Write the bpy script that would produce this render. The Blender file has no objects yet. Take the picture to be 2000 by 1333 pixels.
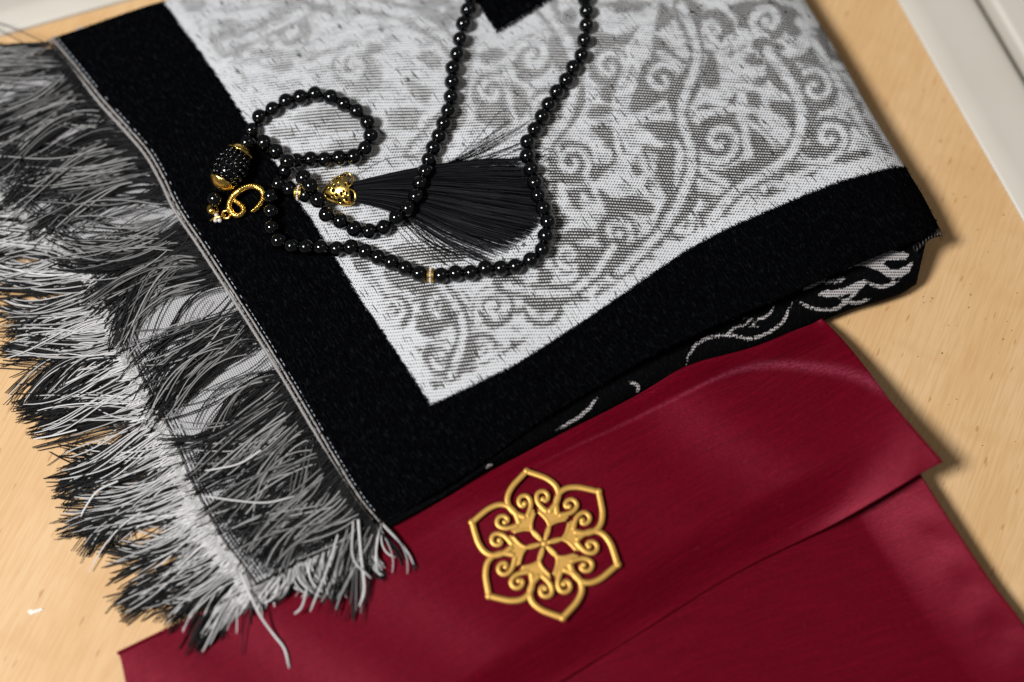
import bpy, math, random
import numpy as np
from mathutils import Vector, Matrix

random.seed(7)
rng = np.random.default_rng(11)
MM = 0.001
scene = bpy.context.scene
C = scene.collection

# ------------------------------------------------------------------ camera
TILT = math.radians(17.0)
DIST = 556.0                       # mm from the lens to the middle of the rug
TGT = np.array([0.0, 0.0, 22.0])
FPX = 50.0 / 36.0 * 2000.0
CAMP = TGT + DIST * np.array([0.0, -math.sin(TILT), math.cos(TILT)])
RX = np.array([1.0, 0.0, 0.0])
UP = np.array([0.0, math.cos(TILT), math.sin(TILT)])
FW = np.array([0.0, math.sin(TILT), -math.cos(TILT)])
cam_d = bpy.data.cameras.new("camera")
cam_d.lens = 50.0
cam_d.sensor_width = 36.0
cam_d.clip_start = 0.01
cam_d.clip_end = 20.0
cam_d.dof.use_dof = True
cam_d.dof.focus_distance = (DIST + 13.0) * MM
cam_d.dof.aperture_fstop = 1.95
cam_d.dof.aperture_blades = 0
cam = bpy.data.objects.new("camera", cam_d)
C.objects.link(cam)
cam.location = Vector(CAMP * MM)
cam.rotation_euler = (TILT, 0, 0)
scene.camera = cam

# ------------------------------------------------------------------ light
world = bpy.data.worlds.new("World")
scene.world = world
world.use_nodes = True
bg = world.node_tree.nodes["Background"]
bg.inputs[0].default_value = (0.92, 0.96, 1.0, 1)
bg.inputs[1].default_value = 0.105

def area(name, direction, dist, size, energy, color):
    d = bpy.data.lights.new(name, 'AREA')
    d.shape = 'DISK'
    d.size = size
    d.energy = energy
    d.color = color
    o = bpy.data.objects.new(name, d)
    C.objects.link(o)
    v = Vector(direction).normalized()
    o.location = v * dist + Vector((0, 0, 0.02))
    o.rotation_euler = v.to_track_quat('Z', 'Y').to_euler()
    return o

area("key_lamp", (-0.62, -0.20, 1.0), 1.8, 0.42, 44.0, (0.985, 0.99, 1.0))
area("fill_lamp", (0.60, 0.26, 1.0), 1.5, 0.30, 1.5, (1.0, 0.84, 0.66))

vs = scene.view_settings
scene.display_settings.display_device = 'sRGB'
vs.view_transform = 'Standard'
vs.look = 'None'
vs.exposure = 0.0
vs.gamma = 1.0
vs.use_curve_mapping = False

# ------------------------------------------------------------------ helpers
def P(px, py, z):
    """point of the place at height z (mm) on the sight line of photograph pixel px, py"""
    px = np.asarray(px, float); py = np.asarray(py, float); z = np.asarray(z, float)
    a = (px - 1000.0) / FPX
    b = (666.5 - py) / FPX
    dx = FW[0] + a * RX[0] + b * UP[0]
    dy = FW[1] + a * RX[1] + b * UP[1]
    dz = FW[2] + a * RX[2] + b * UP[2]
    t = (z - CAMP[2]) / dz
    return np.stack(np.broadcast_arrays(CAMP[0] + t * dx, CAMP[1] + t * dy, z), -1)

def mesh_obj(name, verts, faces, mat, parent=None, smooth=True, attrs=None, uvs=None):
    me = bpy.data.meshes.new(name)
    V = np.asarray(verts, float) * MM
    if isinstance(faces, np.ndarray):
        n, k = faces.shape
        me.vertices.add(len(V)); me.vertices.foreach_set("co", V.astype(np.float32).ravel())
        me.loops.add(n * k); me.loops.foreach_set("vertex_index", faces.astype(np.int32).ravel())
        me.polygons.add(n)
        me.polygons.foreach_set("loop_start", (np.arange(n) * k).astype(np.int32))
        me.polygons.foreach_set("loop_total", np.full(n, k, np.int32))
        me.update(calc_edges=True)
    else:
        me.from_pydata([tuple(v) for v in V], [], faces)
        me.update()
    if smooth:
        me.polygons.foreach_set("use_smooth", np.ones(len(me.polygons), bool))
    for k, a in (attrs or {}).items():
        a = np.asarray(a, np.float32)
        if a.ndim == 1:
            at = me.attributes.new(k, 'FLOAT', 'POINT'); at.data.foreach_set("value", a)
        else:
            at = me.attributes.new(k, 'FLOAT_VECTOR', 'POINT'); at.data.foreach_set("vector", a.ravel())
    if mat:
        me.materials.append(mat)
    o = bpy.data.objects.new(name, me)
    C.objects.link(o)
    if parent:
        o.parent = parent
    return o

def empty(name, label, cat):
    o = bpy.data.objects.new(name, None)
    o.empty_display_size = 0.02
    C.objects.link(o)
    o["label"] = label
    o["category"] = cat
    return o

def grid_faces(nr, nc):
    i = np.arange(nr - 1)[:, None] * nc + np.arange(nc - 1)[None]
    i = i.ravel()
    return np.stack([i, i + 1, i + nc + 1, i + nc], 1)

def catmull(pts, n):
    """smooth curve through pts resampled to n points of equal spacing"""
    p = np.asarray(pts, float)
    q = np.vstack([2 * p[0] - p[1], p, 2 * p[-1] - p[-2]])
    out = []
    for i in range(1, len(q) - 2):
        t = np.linspace(0, 1, 24, endpoint=False)[:, None]
        a, b, c, d = q[i - 1], q[i], q[i + 1], q[i + 2]
        out.append(0.5 * ((2 * b) + (c - a) * t + (2 * a - 5 * b + 4 * c - d) * t ** 2 + (3 * b - a - 3 * c + d) * t ** 3))
    out = np.vstack(out + [p[-1:]])
    s = np.r_[0, np.cumsum(np.linalg.norm(np.diff(out, axis=0), axis=1))]
    u = np.linspace(0, s[-1], n)
    return np.stack([np.interp(u, s, out[:, k]) for k in range(out.shape[1])], 1)

def chaikin(poly, it=2):
    p = np.asarray(poly, float)
    for _ in range(it):
        q = np.roll(p, -1, axis=0)
        p = np.stack([p * .75 + q * .25, p * .25 + q * .75], 1).reshape(-1, 2)
    return p

def dist_line(X, line):
    X = np.asarray(X, float).reshape(-1, 2)
    best = np.full(len(X), 1e9)
    for a, b in zip(line[:-1], line[1:]):
        ab = b - a
        t = np.clip(((X - a) @ ab) / (ab @ ab + 1e-9), 0, 1)
        d = np.linalg.norm(X - a - t[:, None] * ab, axis=1)
        best = np.minimum(best, d)
    return best

def sd_poly(X, poly, pad=40.0):
    """signed distance, positive inside"""
    X = np.asarray(X, float).reshape(-1, 2)
    out = np.full(len(X), -pad)
    lo, hi = poly.min(0) - pad, poly.max(0) + pad
    m = np.all((X > lo) & (X < hi), axis=1)
    Y = X[m]
    if not len(Y):
        return out
    ins = np.zeros(len(Y), bool)
    n = len(poly)
    for i in range(n):
        a, b = poly[i], poly[(i + 1) % n]
        c = ((a[1] > Y[:, 1]) != (b[1] > Y[:, 1]))
        with np.errstate(divide='ignore', invalid='ignore'):
            xx = (b[0] - a[0]) * (Y[:, 1] - a[1]) / (b[1] - a[1] + 1e-12) + a[0]
        ins ^= c & (Y[:, 0] < xx)
    d = dist_line(Y, np.vstack([poly, poly[:1]]))
    out[m] = np.maximum(np.where(ins, d, -d), -pad)
    return out

def sstep(a, b, x):
    t = np.clip((np.asarray(x, float) - a) / (b - a), 0, 1)
    return t * t * (3 - 2 * t)

def tube(path, rad, sides=8, closed=False, caps=True):
    path = np.asarray(path, float)
    n = len(path)
    rad = np.broadcast_to(np.asarray(rad, float), (n,))
    if closed:
        tan = np.roll(path, -1, 0) - np.roll(path, 1, 0)
    else:
        tan = np.gradient(path, axis=0)
    tan /= np.linalg.norm(tan, axis=1)[:, None] + 1e-12
    ref = np.array([0, 0, 1.0])
    V = []
    for i in range(n):
        t = tan[i]
        r = ref if abs(t @ ref) < 0.95 else np.array([1.0, 0, 0])
        b = np.cross(t, r); b /= np.linalg.norm(b)
        c = np.cross(b, t)
        for k in range(sides):
            a = 2 * math.pi * k / sides
            V.append(path[i] + rad[i] * (math.cos(a) * b + math.sin(a) * c))
    F = []
    m = n if closed else n - 1
    for i in range(m):
        j = (i + 1) % n
        for k in range(sides):
            l = (k + 1) % sides
            F.append((i * sides + k, i * sides + l, j * sides + l, j * sides + k))
    if not closed and caps:
        F.append(tuple(range(sides))[::-1])
        F.append(tuple((n - 1) * sides + k for k in range(sides)))
    return V, F

def ball(c, r, nu=16, nv=10, sc=(1, 1, 1), M=None):
    V = [(0, 0, -1)]
    for j in range(1, nv):
        p = -math.pi / 2 + math.pi * j / nv
        for i in range(nu):
            a = 2 * math.pi * i / nu
            V.append((math.cos(p) * math.cos(a), math.cos(p) * math.sin(a), math.sin(p)))
    V.append((0, 0, 1))
    F = []
    for i in range(nu):
        F.append((0, 1 + (i + 1) % nu, 1 + i))
    for j in range(nv - 2):
        for i in range(nu):
            a = 1 + j * nu + i; b = 1 + j * nu + (i + 1) % nu
            F.append((a, b, b + nu, a + nu))
    t = len(V) - 1; s = 1 + (nv - 2) * nu
    for i in range(nu):
        F.append((s + i, s + (i + 1) % nu, t))
    V = np.array(V) * r * np.array(sc)
    if M is not None:
        V = V @ np.asarray(M).T
    return list(V + np.asarray(c)), F

class MB:
    def __init__(s): s.V = []; s.F = []
    def add(s, vf):
        V, F = vf
        o = len(s.V)
        s.V.extend([tuple(v) for v in V])
        s.F.extend([tuple(i + o for i in f) for f in F])
        return s
    def build(s, name, mat, parent=None, smooth=True):
        return mesh_obj(name, s.V, s.F, mat, parent, smooth)

def strands(paths, rad, cols):
    """paths (n,k,3) mm -> one mesh of three-sided tapering threads; rad (n,k), cols (n,k)"""
    n, k, _ = paths.shape
    tan = np.gradient(paths, axis=1)
    tan /= np.linalg.norm(tan, axis=2, keepdims=True) + 1e-9
    b = np.cross(tan, np.array([0, 0, 1.0]))
    b /= np.linalg.norm(b, axis=2, keepdims=True) + 1e-9
    c = np.cross(b, tan)
    ang = np.array([0.5, 2.6, 4.7])
    V = (paths[:, :, None, :] + rad[:, :, None, None] *
         (np.cos(ang)[None, None, :, None] * b[:, :, None, :] + 0.7 * np.sin(ang)[None, None, :, None] * c[:, :, None, :]))
    V = V.reshape(-1, 3)
    base = (np.arange(n)[:, None] * k + np.arange(k - 1)[None]).ravel() * 3
    F = []
    for a in range(3):
        d = (a + 1) % 3
        F.append(np.stack([base + a, base + d, base + 3 + d, base + 3 + a], 1))
    F = np.vstack(F)
    return V, F, np.repeat(cols.reshape(-1), 3)

# ------------------------------------------------------------------ node helper
class NT:
    def __init__(s, name):
        s.m = bpy.data.materials.new(name)
        s.m.use_nodes = True
        s.t = s.m.node_tree
        s.b = s.t.nodes["Principled BSDF"]
    def n(s, typ, **kw):
        nd = s.t.nodes.new(typ)
        for k, v in kw.items(): setattr(nd, k, v)
        return nd
    def l(s, a, b): s.t.links.new(a, b)
    def put(s, sock, v):
        if hasattr(v, 'is_linked') or isinstance(v, bpy.types.NodeSocket): s.l(v, sock)
        else: sock.default_value = v
    def math(s, op, a, b=0.0, c=0.0, clamp=False):
        nd = s.n('ShaderNodeMath', operation=op); nd.use_clamp = clamp
        s.put(nd.inputs[0], a); s.put(nd.inputs[1], b)
        if op in ('MULTIPLY_ADD', 'WRAP', 'COMPARE'): s.put(nd.inputs[2], c)
        return nd.outputs[0]
    def step(s, x, lo, hi):
        nd = s.n('ShaderNodeMapRange', interpolation_type='SMOOTHSTEP')
        s.put(nd.inputs[0], x); s.put(nd.inputs[1], lo); s.put(nd.inputs[2], hi)
        return nd.outputs[0]
    def mix(s, f, a, b):
        nd = s.n('ShaderNodeMix', data_type='RGBA')
        s.put(nd.inputs[0], f); s.put(nd.inputs[6], a); s.put(nd.inputs[7], b)
        return nd.outputs[2]
    def mixf(s, f, a, b):
        nd = s.n('ShaderNodeMix', data_type='FLOAT')
        s.put(nd.inputs[0], f); s.put(nd.inputs[2], a); s.put(nd.inputs[3], b)
        return nd.outputs[0]
    def attr(s, name, out='Fac'):
        return s.n('ShaderNodeAttribute', attribute_name=name).outputs[out]
    def mapping(s, vec, scale=(1, 1, 1), rot=(0, 0, 0), loc=(0, 0, 0)):
        nd = s.n('ShaderNodeMapping')
        s.l(vec, nd.inputs[0])
        nd.inputs[1].default_value = loc; nd.inputs[2].default_value = rot; nd.inputs[3].default_value = scale
        return nd.outputs[0]
    def noise(s, vec, scale, detail=2.0, rough=0.5):
        nd = s.n('ShaderNodeTexNoise')
        s.l(vec, nd.inputs['Vector'])
        nd.inputs['Scale'].default_value = scale; nd.inputs['Detail'].default_value = detail
        nd.inputs['Roughness'].default_value = rough
        return nd.outputs['Fac']
    def obj(s): return s.n('ShaderNodeTexCoord').outputs['Object']
    def bump(s, h, strength, dist):
        nd = s.n('ShaderNodeBump')
        nd.inputs['Strength'].default_value = strength; nd.inputs['Distance'].default_value = dist
        s.l(h, nd.inputs['Height'])
        s.l(nd.outputs[0], s.b.inputs['Normal'])
    def set(s, **kw):
        for k, v in kw.items():
            s.put(s.b.inputs[k.replace('_', ' ')], v)

# ------------------------------------------------------------------ materials
def mat_wood():
    k = NT("maple_wood")
    co = k.obj()
    g = k.mapping(co, scale=(1, 1, 1), rot=(0, 0, math.radians(-66)))
    fine = k.noise(k.mapping(g, scale=(60, 900, 60)), 1.0, 3)
    wide = k.noise(k.mapping(g, scale=(9, 34, 9)), 1.0, 3)
    curl = k.noise(k.mapping(g, scale=(70, 16, 20)), 1.0, 2)
    fleck = k.noise(k.mapping(g, scale=(120, 420, 120)), 1.0, 1)
    c = k.mix(k.step(wide, .3, .72), (.655, .43, .225, 1), (.60, .37, .172, 1))
    c = k.mix(k.math('MULTIPLY', k.step(curl, .5, .75), .32), c, (.52, .29, .12, 1))
    c = k.mix(k.math('MULTIPLY', k.step(fine, .35, .7), .42), c, (.50, .27, .10, 1))
    c = k.mix(k.math('MULTIPLY', k.step(fleck, .68, .76), .6), c, (.36, .16, .05, 1))
    k.set(Base_Color=c, Roughness=.5)
    k.b.inputs['Specular IOR Level'].default_value = .2
    k.bump(fine, .12, .0003)
    return k.m

def mat_cream():
    k = NT("cream_laminate")
    co = k.obj()
    n = k.noise(co, 30, 3)
    sp = k.noise(co, 900, 1)
    c = k.mix(n, (.52, .475, .40, 1), (.58, .54, .47, 1))
    c = k.mix(k.math('MULTIPLY', k.step(sp, .78, .82), .5), c, (.2, .16, .11, 1))
    k.set(Base_Color=c, Roughness=.38)
    return k.m

def weave(k, X, Y, patch, row=1.26, col=1.12):
    """returns (yarn mask 1 = white float, height)"""
    ry = k.math('MULTIPLY', Y, 2 * math.pi / row)
    rx = k.math('MULTIPLY', X, 2 * math.pi / col)
    sy = k.math('SINE', ry)
    half = k.math('MULTIPLY', k.math('FLOOR', k.math('DIVIDE', Y, row)), math.pi)
    sx = k.math('SINE', k.math('ADD', rx, half))
    f = k.math('ADD', k.math('MULTIPLY', sy, .64), k.math('MULTIPLY', sx, .36))
    return f

def mat_rug():
    k = NT("rug_jacquard")
    clo = k.attr('cloth', 'Vector')
    sep = k.n('ShaderNodeSeparateXYZ'); k.l(clo, sep.inputs[0])
    X, Y = sep.outputs[0], sep.outputs[1]
    j1 = k.noise(clo, .9, 2)
    j2 = k.noise(clo, 2.2, 1)
    # dark motif / white ground
    j3 = k.noise(clo, .33, 2)
    sdp = k.math('ADD', k.attr('sdp'), k.math('ADD', k.math('MULTIPLY', k.math('SUBTRACT', j1, .5), 8.0), k.math('MULTIPLY', k.math('SUBTRACT', j3, .42), 10.0)))
    patch = k.step(sdp, -5.5, 6.0)
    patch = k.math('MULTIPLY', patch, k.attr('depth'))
    f = weave(k, X, Y, patch)
    f = k.math('ADD', f, k.math('MULTIPLY', k.math('SUBTRACT', j2, .5), 1.25))
    gz = k.step(k.noise(k.mapping(clo, scale=(.5, 1.0, 1)), .22, 3, .6), .40, .66)
    gz = k.math('MULTIPLY', gz, k.step(k.attr('sdb'), -22.0, -34.0))
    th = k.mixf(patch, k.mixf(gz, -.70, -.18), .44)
    white = k.step(k.math('SUBTRACT', f, th), -.22, .22)
    # dark warp slubs along the left edge's direction
    sl = k.mapping(clo, rot=(0, 0, math.radians(56)), scale=(1, 1, 1))
    sl = k.mapping(sl, scale=(.16, 1.5, 1))
    slub = k.step(k.noise(sl, 1.0, 0), .705, .735)
    white = k.math('MULTIPLY', white, k.math('SUBTRACT', 1.0, k.math('MULTIPLY', slub, .9)))
    tone = k.noise(clo, .05, 2)
    wcol = k.mix(tone, (.655, .66, .67, 1), (.57, .57, .575, 1))
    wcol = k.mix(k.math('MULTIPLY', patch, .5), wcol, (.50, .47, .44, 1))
    cloth = k.mix(white, (.030, .029, .029, 1), wcol)
    # black chenille border
    pil = k.mapping(clo, rot=(0, 0, math.radians(56)))
    pil = k.mapping(pil, scale=(.28, 1.15, 1))
    pn = k.noise(pil, 1.0, 3, .65)
    saw = k.math('MULTIPLY', k.math('SINE', k.math('MULTIPLY', k.math('ADD', X, Y), 5.2)), 1.6)
    sdb = k.math('ADD', k.attr('sdb'), k.math('ADD', saw, k.math('MULTIPLY', k.math('SUBTRACT', j2, .5), 5.0)))
    black = k.step(sdb, -1.0, 1.0)
    vel = k.mix(k.step(pn, .5, .8), (.0014, .0015, .0019, 1), (.011, .0115, .013, 1))
    k.set(Base_Color=k.mix(black, cloth, vel), Roughness=k.mixf(black, .72, 1.0))
    k.l(k.mixf(black, .2, .0), k.b.inputs['Specular IOR Level'])
    h = k.mixf(black, k.math('MULTIPLY', f, .25), pn)
    k.bump(h, .7, .0009)
    return k.m

def mat_lower():
    k = NT("rug_lower_jacquard")
    clo = k.attr('cloth', 'Vector')
    sep = k.n('ShaderNodeSeparateXYZ'); k.l(clo, sep.inputs[0])
    X, Y = sep.outputs[0], sep.outputs[1]
    j = k.noise(clo, 1.1, 2)
    sd = k.math('ADD', k.attr('sdp'), k.math('MULTIPLY', k.math('SUBTRACT', j, .5), 7.0))
    w = k.step(sd, -1, 1.5)
    f = weave(k, X, Y, None, 1.1, .9)
    cl = k.mix(k.step(f, -.5, -.1), (.05, .05, .05, 1), (.46, .43, .42, 1))
    pn = k.noise(k.mapping(clo, scale=(1.6, .7, 1)), 1.0, 3, .65)
    vel = k.mix(k.step(pn, .5, .85), (.0016, .0017, .002, 1), (.010, .0105, .012, 1))
    k.set(Base_Color=k.mix(w, vel, cl), Roughness=.9)
    k.b.inputs['Specular IOR Level'].default_value = .03
    k.bump(pn, .7, .0009)
    return k.m

def mat_under():
    k = NT("rug_grey_selvage")
    clo = k.attr('cloth', 'Vector')
    sep = k.n('ShaderNodeSeparateXYZ'); k.l(clo, sep.inputs[0])
    f = weave(k, sep.outputs[0], sep.outputs[1], None, .95, .8)
    j = k.noise(clo, .35, 2)
    hole = k.step(k.math('ADD', f, k.math('MULTIPLY', j, .6)), -.45, -.1)
    c = k.mix(hole, (.03, .03, .03, 1), (.46, .45, .45, 1))
    e = k.attr('edge')
    st = k.step(k.math('SINE', k.math('MULTIPLY', e, .9)), -.1, .3)
    lines = k.math('MULTIPLY', k.math('MULTIPLY', k.step(e, 34, 28), k.math('SUBTRACT', 1.0, st)), k.step(j, .42, .5))
    c = k.mix(lines, c, (.02, .02, .02, 1))
    k.set(Base_Color=c, Roughness=.85)
    k.bump(f, .5, .0005)
    return k.m

def mat_thread(name, w, b, rough=.45, spec=.35):
    k = NT(name)
    f = k.attr('tone')
    c = k.mix(f, b, w)
    k.set(Base_Color=c, Roughness=rough)
    k.l(k.mixf(f, spec * .25, spec), k.b.inputs['Specular IOR Level'])
    return k.m

def mat_satin():
    k = NT("burgundy_satin")
    clo = k.attr('cloth', 'Vector')
    slub = k.noise(k.mapping(clo, scale=(.06, 1.0, 1)), 1.0, 4, .65)
    fine = k.noise(k.mapping(clo, scale=(.5, 3.4, 1)), 1.0, 3, .7)
    big = k.noise(clo, .018, 2)
    c = k.mix(k.step(slub, .35, .75), (.076, .0006, .0044, 1), (.120, .0012, .0082, 1))
    c = k.mix(k.math('MULTIPLY', big, .35), c, (.085, .0009, .0065, 1))
    sl2 = k.step(k.noise(k.mapping(clo, scale=(.028, 1.9, 1)), 1.0, 3, .6), .52, .72)
    c = k.mix(k.math('MULTIPLY', sl2, .30), c, (.26, .006, .022, 1))
    sl3 = k.step(k.noise(k.mapping(clo, scale=(.022, 1.3, 1), loc=(31, 7, 0)), 1.0, 3, .6), .50, .72)
    c = k.mix(k.math('MULTIPLY', sl3, .45), c, (.035, .0002, .002, 1))
    c = k.mix(k.step(fine, .3, .7), k.mix(.35, c, (.03, .0002, .002, 1)), k.mix(.12, c, (.30, .006, .03, 1)))
    nep = k.step(k.noise(k.mapping(clo, scale=(.22, 1.6, 1)), 1.0, 1), .74, .8)
    c = k.mix(k.math('MULTIPLY', nep, .35), c, (.22, .03, .05, 1))
    wr = k.math('MULTIPLY', k.attr('pale_crease'), k.step(k.noise(k.mapping(clo, scale=(.6, 1.3, 1)), 1.0, 3, .7), .28, .62))  # paler pink line along the flap's crease, broken up by noise
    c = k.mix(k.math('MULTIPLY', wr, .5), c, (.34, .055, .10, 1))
    soft = k.noise(clo, .09, 3, .6)
    k.set(Base_Color=c, Roughness=k.math('SUBTRACT', k.mixf(fine, .32, .46), k.math('MULTIPLY', sl2, .06)))
    k.b.inputs['Specular IOR Level'].default_value = .32
    k.b.inputs['Specular Tint'].default_value = (1.0, .16, .24, 1)
    k.b.inputs['Anisotropic'].default_value = .0
    k.b.inputs['Sheen Weight'].default_value = .03
    k.b.inputs['Sheen Tint'].default_value = (1.0, .12, .2, 1)
    h = k.math('ADD', k.math('ADD', k.math('MULTIPLY', slub, .35), k.math('MULTIPLY', fine, .5)), k.math('MULTIPLY', soft, .7))
    k.bump(h, .45, .0005)
    return k.m

def mat_gold(name, col, rough, metal, bump=.0, scale=900, dist=.0003):
    k = NT(name)
    co = k.obj()
    n = k.noise(co, scale, 2)
    w = k.noise(co, 60, 2)
    k.set(Base_Color=k.mix(w, col, tuple(x * .82 for x in col[:3]) + (1,)), Roughness=k.mixf(w, rough, rough + .08), Metallic=metal)
    if bump: k.bump(n, bump, dist)
    return k.m

def mat_plain(name, col, rough, spec=.5, coat=0.0, scale=300, amp=.2):
    k = NT(name)
    n = k.noise(k.obj(), scale, 2)
    k.set(Base_Color=k.mix(n, col, tuple(x * (1 - amp) for x in col[:3]) + (1,)), Roughness=rough)
    k.b.inputs['Specular IOR Level'].default_value = spec
    k.b.inputs['Coat Weight'].default_value = coat
    return k.m

M_WOOD = mat_wood(); M_CREAM = mat_cream(); M_RUG = mat_rug(); M_LOW = mat_lower(); M_UNDER = mat_under()
M_FRINGE = mat_thread("fringe_yarn", (.74, .72, .70, 1), (.004, .004, .0045, 1), .48, .28)
M_SILK = mat_thread("tassel_silk", (.026, .026, .030, 1), (.0010, .0010, .0013, 1), .34, .14)
M_PILE = mat_thread("black_pile", (.016, .017, .020, 1), (.0010, .0010, .0013, 1), .9, .0)
deg_ = math.radians
M_CORD = mat_plain("grey_cord", (.40, .37, .35, 1), .8, .2, scale=2500, amp=.55)
M_STITCH = mat_plain("pale_stitch", (.50, .54, .60, 1), .6, .3)
M_SATIN = mat_satin()
M_GOLD = mat_gold("ornament_gold", (.63, .355, .078, 1), .40, .60, .06, 1500, .0001)
M_GILT = mat_gold("bright_gilt", (1.0, .66, .16, 1), .20, 1.0, .25, 1300, .0003)
M_BEAD = mat_plain("black_glass_bead", (.0010, .0011, .0014, 1), .095, .6)
M_SILKC = mat_plain("black_cord", (.012, .010, .009, 1), .4, .4)
M_CRYST = mat_plain("pale_crystal", (.75, .70, .68, 1), .08, .9)
M_CRUMB = mat_plain("dark_crumb", (.035, .022, .012, 1), .8, .2)
M_CHIP = mat_plain("pale_chip", (.80, .74, .66, 1), .7, .2)

# ------------------------------------------------------------------ table
def sheet_world(x0, x1, y0, y1, z, n=2):
    V = [(x0, y0, z), (x1, y0, z), (x1, y1, z), (x0, y1, z)]
    return V

# the wood's inner edge lines, from the two trims (world mm)
A0 = P(-700, 73 + 700 * .281, 0)[:2]; A1 = P(262 + 1600, -1600 * .281, 0)[:2]
B0 = P(1752 - 300, -528, 0)[:2]; B1 = P(1752 + 1000, 1760, 0)[:2]
def isect(p, q, r, s):
    d1 = q - p; d2 = s - r
    t = np.cross(np.append(r - p, 0), np.append(d2, 0))[2] / np.cross(np.append(d1, 0), np.append(d2, 0))[2]
    return p + t * d1
K = isect(A0, A1, B0, B1)
outl = [tuple(A0), (A0[0], -420), (B1[0], -420), tuple(B1), tuple(K)]
Vt = [(x, y, 0.0) for x, y in outl] + [(x, y, -18.0) for x, y in outl]
nn = len(outl)
Ft = [tuple(range(nn)), tuple(range(2 * nn - 1, nn - 1, -1))] + [(i, i + nn, (i + 1) % nn + nn, (i + 1) % nn) for i in range(nn)]
tb = mesh_obj("table_top", Vt, Ft, M_WOOD, smooth=False)
tb["kind"] = "structure"; tb["label"] = "pale maple wood table top"

def trim(name, p, q, prof, parent=None, label=""):
    d = (q - p) / np.linalg.norm(q - p)
    nrm = np.array([-d[1], d[0]])
    V = []; n = len(prof)
    for e in (p, q):
        for (o, z) in prof:
            w = e + nrm * o
            V.append((w[0], w[1], z))
    F = [(i, i + n, i + n + 1, i + 1) for i in range(n - 1)]
    o = mesh_obj(name, V, F, M_CREAM, parent, smooth=False)
    o["kind"] = "structure"; o["label"] = label
    return o
def rounded(prof, it=2):
    p = np.asarray(prof, float)
    for _ in range(it):
        a = p[:-1] * .75 + p[1:] * .25; b = p[:-1] * .25 + p[1:] * .75
        p = np.vstack([p[:1], np.stack([a, b], 1).reshape(-1, 2), p[-1:]])
    return [tuple(x) for x in p]
trim("table_edging", A0, A1, rounded([(0, -6), (0, .6), (1.5, 1.6), (9, 2.4), (13, 1.2), (26, -5), (60, -30), (160, -60)]), label="cream edging along the back of the table")
KB = K
trim("table_edging", KB + (KB - B1) * 0.0, B1, [(o, z) for o, z in rounded([(0, -6), (0, .4), (1.0, 1.0), (6, 2.0), (12, 1.8), (27, 1.9), (31.0, 1.2), (32.5, -2), (32.5, -14)])], label="wide cream edging on the right of the table")
trim("table_edging", KB, B1, rounded([(32.6, -14), (36, -14), (37.5, -3), (38.5, .5), (42, 1.2), (120, 1.2)]), label="outer cream ledge beyond the dark gap")

# ------------------------------------------------------------------ rug: traced edges (photo pixels)
CORD1 = catmull([(98, 76), (150, 138), (200, 200), (250, 255), (288, 300), (318, 352), (345, 408), (392, 478), (440, 552), (500, 645), (560, 742), (612, 830), (660, 912), (700, 975), (738, 1022)], 220)
HEM = catmull([(738, 1022), (850, 962), (950, 898), (1050, 825), (1150, 765), (1250, 706), (1350, 656), (1450, 612), (1550, 570), (1650, 525), (1740, 488), (1800, 465), (1836, 448)], 220)
RIGHT = catmull([(1836, 448), (1822, 420), (1800, 378), (1765, 322), (1740, 282), (1700, 216), (1650, 128), (1610, 60), (1572, 0), (1530, -70), (1480, -150)], 220)
TOPE = catmull([(98, 76), (160, 55), (240, 27), (316, 3), (420, -22), (700, -90), (1100, -150), (1480, -150)], 220)
INNER_L = [(312, -6), (335, 28), (378, 86), (430, 160), (490, 254), (535, 318), (585, 398), (632, 470), (690, 566), (760, 670), (805, 738), (840, 792)]
INNER_B = [(840, 792), (905, 762), (1000, 716), (1070, 672), (1150, 620), (1220, 572), (1290, 523), (1350, 484), (1420, 447), (1500, 412), (1580, 378), (1650, 352), (1710, 336), (1745, 327), (1775, 326), (1900, 330)]
CORD2 = catmull([(-140, 270), (-60, 330), (30, 400), (124, 476), (165, 521), (214, 585), (240, 660), (274, 735), (311, 806), (345, 874), (372, 940), (404, 1002), (440, 1064), (469, 1100), (508, 1158)], 220)

def z_rug(px, py):
    X = np.stack([np.ravel(px), np.ravel(py)], 1).astype(float)
    dl = dist_line(X, CORD1[::6]); db = dist_line(X, HEM[::6]); dr = dist_line(X, RIGHT[::6]); dt = dist_line(X, TOPE[::6])
    z = 11.5 + 12.5 * (1 - np.exp(-dl / 240))
    z = z + 3.0 * sstep(900, 1500, X[:, 0])
    z = z - 5.0 * np.exp(-db / 90) * (1 - .45 * sstep(1000, 1800, X[:, 0]))
    q = np.clip(1 - dr / 95.0, 0, 1)
    z = z - 8.5 * (1 - np.sqrt(np.maximum(1 - q * q, 0)))
    z = z - 6.0 * np.exp(-dt / 60)
    z = z + .9 * np.sin(X[:, 0] / 95 + X[:, 1] / 140) * sstep(30, 160, dl) + .6 * np.sin(X[:, 0] / 60 - X[:, 1] / 75 + 1.3)
    return z.reshape(np.shape(px))

def coons(left, bottom, right, top, ns, nt):
    """left: bottom->top, right: bottom->top, bottom/top: left->right"""
    L = catmull(left, nt); R = catmull(right, nt); B = catmull(bottom, ns); T = catmull(top, ns)
    s = np.linspace(0, 1, ns)[None, :, None]; t = np.linspace(0, 1, nt)[:, None, None]
    return ((1 - s) * L[:, None] + s * R[:, None] + (1 - t) * B[None] + t * T[None]
            - ((1 - s) * (1 - t) * B[0] + s * (1 - t) * B[-1] + (1 - s) * t * T[0] + s * t * T[-1]))

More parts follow.
